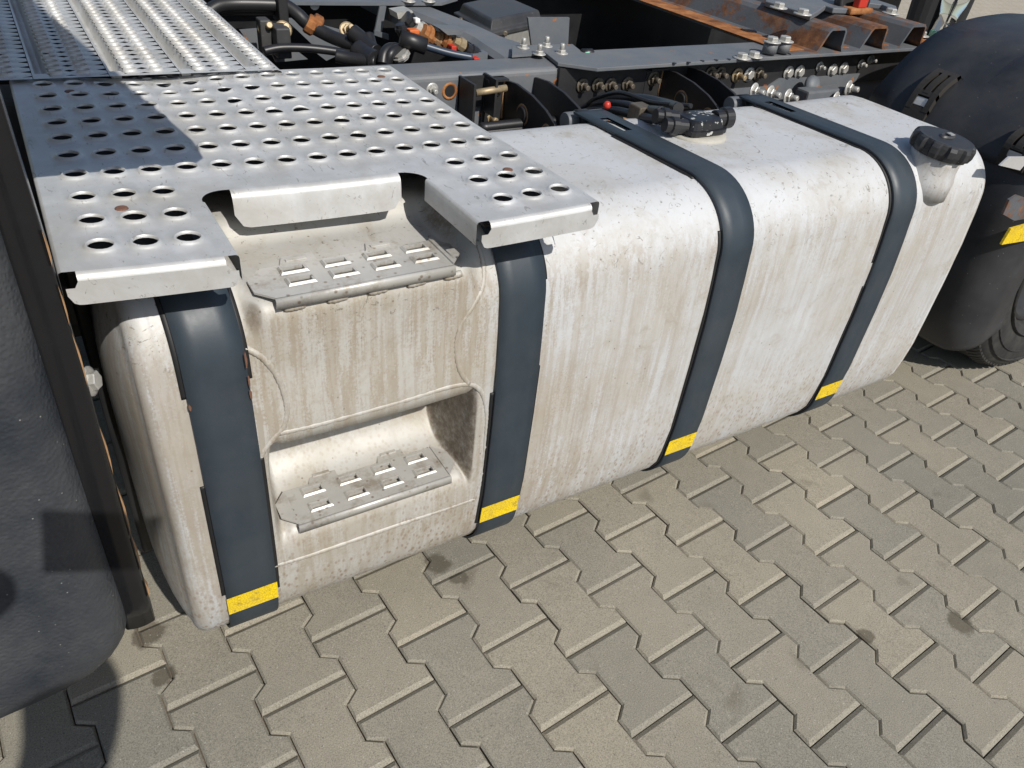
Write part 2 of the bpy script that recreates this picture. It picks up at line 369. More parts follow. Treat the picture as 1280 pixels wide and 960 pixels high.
# ---- fuel tank shell
ZT, ZB, YF, YB = .868, .168, -.088, .425
YC, ZC = (YF + YB) / 2, (ZT + ZB) / 2
def seg(n, *polys):
    p = []
    for q in polys: p += q
    return resample(p, n)
backtop = seg(22, [(YB, .52)], arc(YB - .12, ZT - .12, .12, 0, 90, 12), [(.17, ZT)])
B_norm = seg(30, [(.17, ZT), (.035, ZT - .001)], arc(.030, ZT - .118, .118, 90, 180, 16), [(YF - .003, .72)])
B_bay = seg(30, [(.17, ZT), (.118, ZT)], arc(.112, ZT - .026, .026, 90, 155, 6), arc(.0655, ZT - .004, .0255, 335, 270, 6)[1:], [(.03, .837), (-.068, .8365)], arc(-.070, .8145, .022, 90, 176, 6), [(YF - .003, .72)])
C_all = seg(6, [(YF - .003, .72), (YF - .008, .64)])
D_norm = seg(30, [(YF - .008, .64), (YF - .009, .52), (YF - .006, .35)])
D_bay = seg(30, [(YF - .008, .64), (YF - .009, .612)], arc(YF + .005, .612, .014, 180, 265, 5), [(.055, .578)], [(.066, .555), (.068, .53), (.064, .50)], arc(.035, .455, .034, 60, -80, 7)[0:1], [(.05, .462), (.03, .436), (.01, .424), (-.01, .4185), (-.066, .4185)], arc(-.072, .3965, .022, 90, 176, 6), [(YF - .006, .35)])
E_all = seg(28, [(YF - .006, .35), (YF + .001, .285)], arc(YF + .116, ZB + .115, .115, 180, 270, 14), [(YB - .1, ZB)], arc(YB - .1, ZB + .1, .1, -90, 0, 8), [(YB, .50)])
def wB(x): return smooth01((x + .218) / .030) * (1 - smooth01((x - .098) / .040))
def wD(x): return smooth01((x + .214) / .034) * (1 - smooth01((x - .116) / .022))
def lerp(a, b, t): return [(p[0] + (q[0] - p[0]) * t, p[1] + (q[1] - p[1]) * t) for p, q in zip(a, b)]
def profile(x):
    b, d = wB(x), wD(x)
    return backtop[:-1] + lerp(B_norm, B_bay, b)[:-1] + C_all[:-1] + lerp(D_norm, D_bay, d)[:-1] + E_all
X0, X1 = -.372, 1.487
xs = [-.328, -.324, -.320, -.316, -.312, -.308, -.304, -.29, -.26, -.235, -.222]
xs += [-.218 + .0034 * i for i in range(1, 13)] + [-.16, -.12, -.07, -.02, .03, .07, .09] + [.098 + .0032 * i for i in range(14)] + [.15, .17]
x = .20
while x < 1.44: xs.append(x); x += .03
xs += [1.438, 1.442, 1.446, 1.450, 1.453]
tb = MB(); rings = []
def sc_ring(x, s, bump=0.0):
    out = []
    for y, z in profile(x):
        dy, dz = y - YC, z - ZC; L = math.hypot(dy, dz)
        k = (L - s + bump) / L
        n = noise.noise(Vector((x * 4, y * 5, z * 5))) * .0016 + noise.noise(Vector((x * 13, y * 15, z * 15))) * .0006
        out.append((x, YC + dy * k + (n if s < .02 else 0), ZC + dz * k + (n if s < .02 else 0)))
    return out
R = .034
for q_, x_ in ((.24, -.386), (.17, -.384), (.12, -.379), (.08, -.3725), (.05, -.3650), (.036, -.3605)): rings.append(sc_ring(x_, q_))
for i in range(7):
    t = math.pi / 2 * i / 6; rings.append(sc_ring(-.356 + .024 * (1 - math.cos(t)), .026 * (1 - math.sin(t))))
for x in xs:
    bmp = 0.0
    if x in (-.320, -.312, 1.442, 1.450): bmp = .0016
    rings.append(sc_ring(x, 0, bmp))
for i in range(7):
    t = math.pi / 2 * i / 6; rings.append(sc_ring(X1 - R * (1 - math.sin(t)), R * (1 - math.cos(t))))
rings.append(sc_ring(X1 - .006, R + .03)); rings.append(sc_ring(X1 - .008, .09))
tb.ring(rings, True, (True, True))
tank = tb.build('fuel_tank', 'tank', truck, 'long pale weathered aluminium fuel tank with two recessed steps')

def on_tank(x, lim=(None, None)): return profile(x)
# weld beads round the pressed step panels
def bead(pts, name='weld_bead'):
    b = MB(); p = spline(pts, 10)
    q = [p[0]]
    for a in p[1:]:
        if (a - q[-1]).length > .0028: q.append(a)
    b.tube(q, .0055, 10, True, lambda i: .0052 + .0006 * ((i % 2)) + random.uniform(-.0003, .0003)); return b.build(name, 'tank', tank)
yw = YF - .0072
def surf_y(X, Z):
    P = profile(X); best = None
    for a, c in zip(P, P[1:]):
        if min(a[1], c[1]) <= Z <= max(a[1], c[1]) and a[1] != c[1]:
            y = a[0] + (c[0] - a[0]) * (Z - a[1]) / (c[1] - a[1])
            if best is None or y < best: best = y
    return best if best is not None else yw
def W(l, y=None): return [(X, surf_y(X, Z) + .0036, Z) for X, Z in l]
YLOW = YF - .0048
bead(W([(-.221, .775), (-.200, .757), (-.182, .718), (-.175, .668), (-.183, .636), (-.196, .622), (-.217, .598), (-.222, .57)]))
bead(W([(-.190, .626), (-.131, .623), (-.002, .624), (.085, .627), (.125, .618), (.146, .592), (.157, .55), (.160, .50), (.160, .40), (.15, .345)]))
bead(W([(.118, .622), (.100, .655), (.092, .70), (.100, .738), (.120, .765), (.139, .79), (.146, .82), (.146, .845)]))
bead(W([(-.222, .352), (-.15, .347), (0, .346), (.10, .344), (.152, .344)], YF - .0035), 'weld_seam')
for i in range(5):
    xa = -.165 + .058 * i; bead([(xa, YF - .001, .8265), (xa + .008, YF - .002, .8255), (xa + .018, YF - .002, .826), (xa + .030, YF - .001, .8265)])
# upright edge folds of the upper panel
# ---- step treads
def tread(zt, xl, xr, yf, yb, rows, cols, wide=.030, deep=.013):
    b = MB(); xl2, xr2 = xl + .022, xr - .022
    gx = sorted([xl2] + [c + s * wide / 2 for c in cols for s in (-1, 1)] + [xr2]); gy = sorted([yf] + [r + s * deep / 2 for r in rows for s in (-1, 1)] + [yb])
    idx = {}
    for i, X in enumerate(gx):
        for j, Y in enumerate(gy): idx[i, j] = len(b.v); b.v.append(Vector((X, Y, zt)))
    for i in range(len(gx) - 1):
        for j in range(len(gy) - 1):
            cx, cy = (gx[i] + gx[i + 1]) / 2, (gy[j] + gy[j + 1]) / 2
            if any(abs(cx - c) < wide / 2 for c in cols) and any(abs(cy - r) < deep / 2 for r in rows): continue
            b.f.append((idx[i, j], idx[i + 1, j], idx[i + 1, j + 1], idx[i, j + 1])); b.sm.append(False)
    for s, X, Xo in ((0, xl2, xl), (1, xr2, xr)):
        b.add([(X, yf, zt), (X, yb, zt), (Xo, yb - .026, zt), (Xo, yf + .024, zt)], [(0, 1, 2, 3)])
    # rolled front edge
    pr = [(yf, zt)] + arc(yf, zt - .005, .005, 90, 180, 4)[1:] + [(yf - .005, zt - .015)]
    b.ring([[(X, y, z) for y, z in pr] for X in (xl2 - .002, xr2 + .002)], False, (False, False))
    o = b.build('step_tread', 'step', tank, None, solid=.003)
    # raised rims of the slots
    for r in rows:
        for c in cols:
            q = MB(); w2, d2 = wide / 2, deep / 2; rg = []
            for off, z in ((.0045, 0.0006), (.002, .0034), (-.0004, .0030), (-.0006, -.0015)):
                rg.append([(c + sx * (w2 + off), r + sy * (d2 + off), zt + z) for sx, sy in ((-1, -1), (1, -1), (1, 1), (-1, 1))])
            q.ring(rg, True, (False, False), False); q.build('slot_rim', 'step', tank)
    return o
tread(.8455, -.196, .101, -.094, -.012, (-.062, -.030), (-.132, -.072, -.011, .0485))
tread(.4275, -.196, .116, -.094, -.012, (-.066, -.0285), (-.130, -.067, -.004, .0585))
for (X, Y, Z, wd) in ((-.118, .004, .8385, .056), (.008, .005, .8385, .056), (-.105, .006, .4215, .052), (.02, .007, .4215, .052)):
    b = MB(); b.prism([(X - wd / 2, Y - .016, Z), (X + wd / 2, Y - .016, Z), (X + wd / 2, Y + .016, Z), (X - wd / 2 + .012, Y + .016, Z)], (0, 0, .0024)); b.build('step_tab', 'step', tank)
    b = MB(); b.box((X - .014, Y - .002, Z + .002), (X + .016, Y + .005, Z + .0045), bev=.001); b.build('embossed_mark', 'step', tank)

# ---- straps
P0 = profile(.5)
def arc_len(P):
    L = [0.0]
    for a, b in zip(P, P[1:]): L.append(L[-1] + math.hypot(b[0] - a[0], b[1] - a[1]))
    return L
def path_between(ystart, zend, off):
    # strap path over top, front corner and face, ending under the tank
    P = seg(2, [(0, 0), (1, 1)]); pts = []
    full = [(ystart, ZT), (.035, ZT)] + arc(.030, ZT - .118, .118, 90, 180, 18)[1:] + [(YF - .004, .70), (YF - .0085, .62), (YF - .009, .52), (YF - .006, .36), (YF + .001, .285)] + arc(YF + .116, ZB + .115, .115, 180, 250, 12)[1:]
    n = len(full); out = []
    for i, p in enumerate(full):
        a, b = full[max(i - 1, 0)], full[min(i + 1, n - 1)]; t = Vector((b[0] - a[0], b[1] - a[1])).normalized()
        out.append((p[0] + t.y * -1 * -off, p[1] - t.x * off) if False else (p[0] + t.y * off, p[1] - t.x * off))
    return out
def straps(xa, xb, y0, slot, zsplit):
    shear = lambda y, z: (-.026 * max(0, (y + .09)) / .45)
    lo = path_between(y0, 0, .0035); hi = path_between(y0, 0, .0075)
    # refine
    lo = resample(lo, 90); hi = resample(hi, 90)
    b = MB(); cols = [xa, xa + .028, xb - .028, xb] if slot else [xa, xa + .025, xb - .025, xb]
    def pt(p, X): return (X + shear(*p), p[0], p[1])
    n = len(lo); nc = len(cols); o1 = len(b.v)
    for p in hi:
        for X in cols: b.v.append(Vector(pt(p, X)))
    o2 = len(b.v)
    for p in lo:
        for X in cols: b.v.append(Vector(pt(p, X)))
    def hole(i, c): return slot and c == 1 and .255 < hi[i][0] < .335 and hi[i][1] > .8
    for i in range(n - 1):
        for c in range(nc - 1):
            if hole(i, c): continue
            q = (i * nc + c, i * nc + c + 1, (i + 1) * nc + c + 1, (i + 1) * nc + c)
            b.f.append(tuple(o1 + k for k in q)); b.sm.append(True); b.f.append(tuple(o2 + k for k in q[::-1])); b.sm.append(True)
        for c in (0, nc - 1):
            b.f.append((o1 + i * nc + c, o1 + (i + 1) * nc + c, o2 + (i + 1) * nc + c, o2 + i * nc + c)); b.sm.append(False)
    b.f.append(tuple(o1 + c for c in range(nc)) + tuple(o2 + c for c in reversed(range(nc)))); b.sm.append(False)
    b.f.append(tuple(o1 + (n - 1) * nc + c for c in range(nc)) + tuple(o2 + (n - 1) * nc + c for c in reversed(range(nc)))); b.sm.append(False)
    st = b.build('tank_strap', 'strap', tank)
    # yellow reflective tape
    tp = MB(); top = path_between(y0, 0, .0081); sel = [p for p in resample(top, 400) if .272 < p[1] < .318 and p[0] < 0]
    tp.ring([[pt(p, xa - .0006), pt(p, xb + .0006)] for p in sel], False, (False, False)); tp.build('reflective_tape', 'tape', tank)
    # rubber strips showing past the strap edges
    mid = resample(path_between(y0, 0, .0022), 240)
    for X, lst in ((xa, zsplit[0]), (xb, zsplit[1])):
        for f0, f1 in lst:
            sel = mid[int(f0 * 239):int(f1 * 239) + 1]
            r = MB(); sg = -1 if X == xa else 1
            r.ring([[(X + sg * .0060 + shear(*p), p[0], p[1]), (X - sg * .004 + shear(*p), p[0], p[1])] for p in sel], False, (False, False))
            r.build('rubber_edge', 'rubber', tank, None, solid=.0042)
    return st
SX = [(-.302, -.222), (.166, .248), (.630, .708), (1.118, 1.196)]
straps(*SX[0], .30, False, ([(.0, .46), (.60, .83)], [(.0, .45), (.58, .86)]))
straps(*SX[1], .30, False, ([(.58, .88)], [(.0, .4), (.55, .87)]))
straps(*SX[2], .375, True, ([(.12, .32), (.42, .97)], [(.2, .34), (.52, .88)]))
straps(*SX[3], .375, True, ([(.05, .55), (.60, .97)], [(.30, .52), (.55, .78)]))

def chip(x, z, w_, h_, y=None):
    b = MB(); n_ = 9; y_ = (YF - .0172) if y is None else y
    pts = [(x + w_ * math.cos(2 * math.pi * k / n_) * random.uniform(.5, 1), y_, z + h_ * math.sin(2 * math.pi * k / n_) * random.uniform(.5, 1)) for k in range(n_)]
    b.prism(pts, (0, .0012, 0)); b.build('rust_chip', 'rivet', tank)
for x_, z_, w_, h_ in ((-.2235, .735, .0022, .014), (-.2235, .712, .003, .010), (-.2240, .77, .002, .016), (-.3010, .715, .002, .008)): chip(x_, z_, w_, h_, YF - .0166)

# ---- filler neck and cap
cc = Vector((1.278, -.048, .880)); ca = Vector((0.06, -.10, 1)).normalized()
nb = MB(); nb.lathe(cc - ca * .10, ca, [(.062, .0), (.060, .040), (.055, .055), (.053, .075), (.054, .095)], 32); nb.build('filler_neck', 'tank', tank)
cb = MB(); n = 88; rg = []
def capr(r, k, d): 
    t = (k / n * 11) % 1.0
    return r - d * (1 if t < .38 else 0)
u0 = ca.orthogonal().normalized(); v0 = ca.cross(u0)
for r, h, d in ((.057, -.012, .0), (.063, -.010, .006), (.067, .0, .007), (.067, .013, .007), (.064, .020, .005), (.058, .023, .0), (.050, .0225, 0), (.03, .024, 0), (.001, .024, 0)):
    rg.append([cc + ca * h + (u0 * math.cos(2 * math.pi * k / n) + v0 * math.sin(2 * math.pi * k / n)) * capr(r, k, d) for k in range(n)])
cb.ring(rg, True, (True, False), False); cap = cb.build('filler_cap', 'plastic', tank, 'black ribbed fuel filler cap')
kb = MB(); kq = cc + ca * .0245; ux = Vector((1, 0, 0)); ux = (ux - ca * ux.dot(ca)).normalized(); uy = ca.cross(ux)
kb.ring([[kq + (ux * math.cos(2 * math.pi * k / 20) * .022 * s + uy * math.sin(2 * math.pi * k / 20) * .011 * s) + ca * h for k in range(20)] for s, h in ((1.1, 0), (1.0, .004), (.86, .005), (.7, .002))], True, (False, True)); kb.build('keyhole_cover', 'lid', tank)
q = MB(); q.box((-.008, -.006, .004), (.008, .006, .0062)); 
for v in q.v: v.xyz = kq + ux * (v.x + .009) + uy * v.y + ca * v.z
q.build('lock_barrel', 'zinc', tank)

# ---- level sender on the tank top
sc = Vector((.80, .205, ZT))
b = MB(); b.lathe(sc + Vector((0, 0, -.004)), (0, 0, 1), [(.064, 0), (.065, .005), (.062, .010), (.050, .012)], 32); b.build('sender_base', 'sealant', tank)
b = MB(); rr = []
def blob(h, sx, sy, dx=0): return [sc + Vector((dx + sx * math.copysign(abs(math.cos(2 * math.pi * k / 24)) ** .45, math.cos(2 * math.pi * k / 24)), sy * math.copysign(abs(math.sin(2 * math.pi * k / 24)) ** .6, math.sin(2 * math.pi * k / 24)), h)) for k in range(24)]
b.ring([blob(.008, .050, .041), blob(.012, .056, .046), blob(.020, .056, .046), blob(.021, .048, .040), blob(.034, .045, .037), blob(.038, .040, .032), blob(.039, .02, .015)], True, (True, True), False); b.build('level_sender', 'sender', tank, 'scuffed black level sender with hoses on tank top')
b = MB(); b.lathe(sc + Vector((.045, .0, .027)), (1, -.12, .05), [(.018, 0), (.018, .018), (.022, .020), (.022, .038), (.020, .040), (.016, .041)], 20, False); b.build('sender_plug', 'hose', tank)
for dy, dz in ((.02, .030), (-.012, .022)):
    b = MB(); b.lathe(sc + Vector((-.045, dy, dz)), (-1, .22, .1), [(.015, 0), (.015, .02), (.018, .022), (.018, .035), (.014, .037), (.014, .05)], 16, False); b.build('hose_fitting', 'hose', tank)
hs = [[sc + Vector((-.075, .035, .040)), at(805, 137, .36), at(775, 131, .46), at(745, 131, .55), at(715, 140, .60)],
      [sc + Vector((-.075, .010, .030)), at(800, 146, .33), at(772, 139, .43), at(742, 138, .52), at(712, 148, .58)],
      [sc + Vector((-.02, .045, .040)), at(830, 130, .34), at(800, 124, .44), at(765, 123, .54), at(740, 130, .60)],
      [sc + Vector((.0, .03, .048)), at(815, 128, .34), at(775, 116, .44), at(745, 123, .52), at(735, 130, .56)]]
for p, r in zip(hs, (.011, .010, .012, .005)):
    b = MB(); b.tube(spline(p, 8), r, 10); b.build('fuel_hose', 'hose', tank)
b = MB(); q = at(800, 140, .34); b.box(q - Vector((.018, .02, .02)), q + Vector((.018, .02, .016)), bev=.003); b.build('hose_clamp', 'oldbolt', tank)

# ------------------------------------------------------------------ perforated walkway plate
ZP = .925; YAW = -.05
def pdz(x, y):
    d = .009 * max(0, (abs(x + .06) / .34)) ** 2 * smooth01((.3 - y) / .4)
    d -= .009 * smooth01((y - .40) / .2) * math.exp(-((x + .17) / .09) ** 2)
    d -= .004 * math.exp(-((y - .2) / .2) ** 2) * math.exp(-((x + .05) / .2) ** 2)
    return d
def PT(x, y, z=0.0): return Vector((x, y + YAW * (x + .0), ZP + z + pdz(x, y)))
pb = MB()
def quad(x0, x1, y0, y1, nx=1, ny=1):
    for i in range(nx):
        for j in range(ny):
            a, c = x0 + (x1 - x0) * i / nx, x0 + (x1 - x0) * (i + 1) / nx; e, g = y0 + (y1 - y0) * j / ny, y0 + (y1 - y0) * (j + 1) / ny
            pb.add([PT(a, e), PT(c, e), PT(c, g), PT(a, g)], [(0, 1, 2, 3)], True)
def holecell(B, pt, x0, x1, y0, y1, cx, cy, ri=.0142, ro=.0205, h=.0048, squash=1.0, broken=False, n=16):
    sq = []
    for k in range(n):
        t = 2 * math.pi * k / n; c, s_ = math.cos(t), math.sin(t); m = max(abs(c), abs(s_))
        u, v = c / m, s_ / m
        sq.append((cx + u * ((x1 - cx) if u > 0 else (cx - x0)), cy + v * ((y1 - cy) if v > 0 else (cy - y0))))
    def circ(r, z):
        o = []
        for k in range(n):
            t = 2 * math.pi * k / n; rr = r; zz = z
            if broken and z > .001:
                rr += .0016 * math.sin(t * 2 + cx * 90); zz = z * (.72 + .35 * math.sin(t * 2 + cy * 80))
            o.append(pt(cx + rr * math.cos(t), cy + rr * squash * math.sin(t), zz))
        return o
    rings = [[pt(a, c, 0) for a, c in sq], circ(ro, 0.0), circ(ro - .0030, h * .40), circ(ri + .0010, h), circ(ri, h * .93), circ(ri - .0003, h - .0042)]
    B.ring(rings, True, (False, False))
HX = [-.355 + .0466 * i for i in range(14)]
HY = [-.076, -.004, .071, .154, .230, .304, .371, .437, .506, .570]
bx = [HX[0] - .0233 + .0466 * i for i in range(15)]
by = [-.112] + [(HY[i] + HY[i + 1]) / 2 for i in range(9)] + [.602]
XL, XR, YFR, YBK = -.400, .281, -.137, .615
CL, CR, CY = -.222, .094, .066        # cut-out for the step
brk = {(9, 4), (8, 6), (7, 8), (6, 7), (9, 2), (5, 9)}
for r in range(10):
    for c in range(14):
        if r < 3 and 3 <= c <= 10: continue
        holecell(pb, PT, bx[c], bx[c + 1], by[r], by[r + 1], HX[c], HY[r] , broken=(r, c) in brk or (c, r) in brk)
quad(XL, bx[0], YFR + .008, YBK, 1, 20); quad(bx[14], XR, YFR + .008, YBK, 1, 20)
quad(bx[0], bx[14], by[10], YBK, 14, 1)
quad(bx[0], CL, YFR + .008, by[0], 4, 1); quad(CR, bx[14], YFR + .008, by[0], 4, 1)
quad(bx[3], CL, by[0], CY, 1, 4); quad(CR, bx[11], by[0], CY, 1, 4)
quad(bx[3], bx[11], CY, by[3], 10, 2)
# rounded inner corners of the cut-out
for sx, X in ((1, CL), (-1, CR)):
    r = .034; pts = [PT(X, CY)]
    for k in range(9):
        t = math.pi / 2 * k / 8; pts.append(PT(X + sx * (r - r * math.sin(t)), CY - (r - r * math.cos(t))))
    for k in range(1, 9): pb.add([pts[0], pts[k], pts[k + 1]], [(0, 1, 2)], True)
# folded lips
def lip_front(x0, x1, yfront, drop, relief=.013, rnd=.012):
    n = 40; prof = [(.008, 0)] + [(.008 - .008 * math.sin(math.radians(a)), -.008 + .008 * math.cos(math.radians(a))) for a in (30, 60, 90)]
    rr = []
    for i in range(n + 1):
        X = x0 + relief + (x1 - x0 - 2 * relief) * i / n; rr.append([PT(X, yfront + a, z) for a, z in prof])
    pb.ring(rr, False, (False, False))
    rr = []
    for i in range(n + 1):
        X = x0 + (x1 - x0) * i / n; e = min(X - x0, x1 - X); dz = drop - (rnd - math.sqrt(max(0, rnd ** 2 - (rnd - min(e, rnd)) ** 2)) if e < rnd else 0)
        top = -.008 if e >= relief - 1e-6 else -.016
        rr.append([PT(X, yfront, top), PT(X, yfront, -(dz + .016) / 2), PT(X, yfront, -dz)])
    pb.ring(rr, False, (False, False))
def lip_side(X, y0, y1, drop, sg, r=.004):
    rr = []
    for i in range(13):
        Y = y0 + (y1 - y0) * i / 12; rr.append([PT(X, Y, 0), PT(X + sg * r * .7, Y, -r * .3), PT(X + sg * r, Y, -r), PT(X + sg * r, Y, -drop)])
    pb.ring(rr, False, (False, False))
lip_front(XL, CL, YFR, .037); lip_front(CR, XR, YFR, .037)
lip_side(XL, YFR + .008, YBK, .034, -1); lip_side(XR, YFR + .008, YBK, .034, 1)
lip_side(CL, YFR + .008, CY - .034, .034, 1); lip_side(CR, YFR + .008, CY - .034, .034, -1)
# lip of the cut-out: rolls down from its rear edge
lx0, lx1 = -.180, .062; prof = [(.0, 0)] + [(-.012 * math.sin(math.radians(a)), -.012 + .012 * math.cos(math.radians(a))) for a in (20, 40, 60, 80)]
rr = []
for i in range(25):
    X = lx0 + (lx1 - lx0) * i / 24; e = min(X - lx0, lx1 - X); k = .020; dz = .052 - (k - math.sqrt(max(0, k * k - (k - e) ** 2)) if e < k else 0)
    rr.append([PT(X, CY + a, z) for a, z in prof] + [PT(X, CY - .013, -max(.014, dz * .6)), PT(X, CY - .014, -max(.016, dz))])
pb.ring(rr, False, (False, False))
plate = pb.build('walkway_plate', 'galv', truck, 'perforated galvanised walkway plate with raised round holes and a step cut-out', solid=None)
for X, Y in ((-.318, .030), (-.320, .535), (.222, .022), (.232, .59 - .05)):
    b = MB(); b.lathe(PT(X, Y, -.0005), (0, 0, 1), [(.0085, 0), (.0075, .0016), (.005, .0022), (.001, .0023)], 16); b.build('rivet', 'rivet', plate)
for (xa, xb_, ya, yb_) in ((-.375, .255, .12, .60), (-.375, -.25, -.10, .115), (.118, .255, -.10, .115)):  # added black sheets standing in for the shade seen through the holes
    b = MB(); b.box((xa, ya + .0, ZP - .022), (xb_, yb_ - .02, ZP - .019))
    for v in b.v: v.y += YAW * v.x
    b.build('added_dark_sheet', 'rubber', plate)
# carrier angle under the plate
for a, c in (((-.395, -.02, .885), (-.375, .60, .915)), ((.24, .0, .882), (.262, .60, .912))):
    b = MB(); b.box(a, c); b.build('plate_support', 'bblack', plate)

# ------------------------------------------------------------------ tread deck planks
def deck_plank(xg, label=None, cols=(.033, .077)):
    b = MB(); zd = .9315; y0, y1 = .590, 1.62; pitch = .0312; ny = int((y1 - y0 - .02) / pitch)
    def DP(x, y, z=0.0): return Vector((x, y + YAW * x, zd + z))
    # groove profile across x (u from the groove's left edge)
    gp = [(-.004, 0), (.0, -.001), (.003, -.020), (.007, -.024), (.013, -.024)]
    gp2 = [(.013, -.024), (.016, -.021), (.019, -.003), (.0215, 0)]
    yy = y0 + .03
    for prof in (gp, gp2):
        rr = [[DP(xg + u, yy + (y1 - yy) * i / 10, z) for u, z in prof] for i in range(11)]; b.ring(rr, False, (False, False))
    b.add([DP(xg - .004, y0), DP(xg + .0215, y0), DP(xg + .0215, yy), DP(xg - .004, yy)], [(0, 1, 2, 3)])
    b.add([DP(xg + u, yy, z) for u, z in gp + gp2[1:]], [tuple(range(len(gp + gp2[1:])))])
    xa = [xg + .0215, xg + .055, xg + .1135]; 
    for ci, c in enumerate(cols):
        x0_, x1_ = (xa[0], xg + (cols[0] + cols[1]) / 2) if ci == 0 else (xg + (cols[0] + cols[1]) / 2, xg + .113)
        b.add([DP(x0_, y0), DP(x1_, y0), DP(x1_, y0 + .012), DP(x0_, y0 + .012)], [(0, 1, 2, 3)])
        off = 0.0 if ci == 0 else .0
        for j in range(ny):
            ya = y0 + .012 + j * pitch
            holecell(b, DP, x0_, x1_, ya, ya + pitch, xg + c, ya + pitch / 2, .0098, .0150, .0060, .80, broken=(random.random() < .03), n=12)
    return b.build('deck_plank', 'galv', truck, label)
for i in range(4): deck_plank(-.363 - .118 + .118 * i)
b = MB()      # last plank ends in one row of teeth and a folded edge
def DPl(x, y, z=0.0): return Vector((x, y - .012 + YAW * x, .9315 + z))
xg = -.009
for prof in ([(-.004, 0), (.0, -.001), (.003, -.020), (.007, -.024), (.013, -.024)], [(.013, -.024), (.016, -.021), (.019, -.003), (.0215, 0)]):
    b.ring([[DPl(xg + u, .632 + i * .1, z) for u, z in prof] for i in range(11)], False, (False, False))
b.add([DPl(xg - .004, .602), DPl(xg + .0215, .602), DPl(xg + .0215, .632), DPl(xg - .004, .632)], [(0, 1, 2, 3)])
b.add([DPl(xg + .0215, .602), DPl(xg + .052, .602), DPl(xg + .052, .614), DPl(xg + .0215, .614)], [(0, 1, 2, 3)])
for j in range(31): holecell(b, DPl, xg + .0215, xg + .052, .614 + j * .0312, .614 + (j + 1) * .0312, xg + .036, .6296 + j * .0312, .0096, .0145, .0060, .80, n=12)
b.ring([[DPl(xg + .052, .602 + i * .1), DPl(xg + .060, .602 + i * .1, -.003), DPl(xg + .062, .602 + i * .1, -.03)] for i in range(11)], False, (False, False))
b.build('deck_plank', 'galv', truck)

# ------------------------------------------------------------------ chassis rail and brackets
YW = .655; ZR = .885
b = MB(); prof = [(YW + .095, ZR), (YW + .015, ZR)] + arc(YW + .015, ZR - .015, .015, 90, 180, 5)[1:] + [(YW, .62)] + [(YW + .008, .62), (YW + .008, ZR - .018), (YW + .02, ZR - .008), (YW + .095, ZR - .008)]
b.ring([[(x, y, z) for y, z in prof] for x in (-1.2, .2, 1.0, 2.0, 3.4)], True, (True, True), False)
rail = b.build('chassis_rail', 'frame', truck, 'grey painted steel chassis rail with rust spots')
b = MB(); b.ring([[(x, 2 * 1.13 - y, z) for y, z in prof] for x in (-1.2, 1.0, 3.4)], True, (True, True), False)
rail2 = b.build('chassis_rail', 'black', truck)

def bolt_mesh(name, mat, r=.0105, stud=.016, washer=True, head=.009):
    s = MB()
    if washer: s.lathe((0, 0, 0), (0, 0, 1), [(r * 1.55, 0), (r * 1.55, .002), (r * 1.2, .003)], 18)
    s.lathe((0, 0, .002), (0, 0, 1), [(r, 0), (r, head * .85), (r * .88, head)], 6, False)
    if stud: s.lathe((0, 0, head), (0, 0, 1), [(r * .56, 0), (r * .56, stud), (r * .44, stud + .0015)], 12)
    me = s.build(name, mat); m = me.data; bpy.data.objects.remove(me); return m
BM = {k: bolt_mesh('bolt', *v) for k, v in dict(stud=('oldbolt', .0125, .017), zhead=('zinc', .0125, 0), zstud=('zinc', .0125, .018), bstud=('brass', .0125, .022), small=('zinc', .009, .012)).items()}
def bolt(kind, loc, ax, parent, s=1.0):
    o = bpy.data.objects.new('bolt', BM[kind]); COL.objects.link(o); o.parent = parent
    o.location = loc; o.rotation_euler = Vector(ax).to_track_quat('Z', 'Y').to_euler(); o.scale = (s, s, s); return o
OUT = (0, -1, 0)
# bolts through the bare rail
bolt('zstud', at(540, 112, YW), OUT, rail, .8); bolt('bstud', at(612, 117, YW - .004), OUT, rail, .95); bolt('bstud', at(612, 146, YW - .004), OUT, rail, 1.0)
for px, py, r in ((562, 114, .013), (697, 105, .010)):
    q = at(px, py, YW); b = MB(); b.lathe(q + Vector((0, .004, 0)), OUT, [(r * 1.5, .0), (r * 1.5, .0055), (r, .0052), (r, -.01)], 18); b.build('frame_hole', 'rust', rail)
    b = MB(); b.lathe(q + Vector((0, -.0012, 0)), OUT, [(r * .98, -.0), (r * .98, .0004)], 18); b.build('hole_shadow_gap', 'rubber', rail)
# small U bracket on the rail
q = at(590, 100, YW)
b = MB(); ux0, ux1 = q.x - .035, q.x + .035
b.box((ux0, YW - .075, q.z - .075), (ux0 + .006, YW, q.z + .012)); b.box((ux1 - .006, YW - .06, q.z - .07), (ux1, YW, q.z + .015)); b.box((ux0, YW - .006, q.z - .06), (ux1, YW - .001, q.z + .010))
b.build('cable_bracket', 'bblack', rail)
b = MB(); b.tube([(q.x - .02, YW - .055, q.z - .012), (q.x + .06, YW - .055, q.z - .006)], .008, 10); b.build('bracket_pin', 'brass', rail)

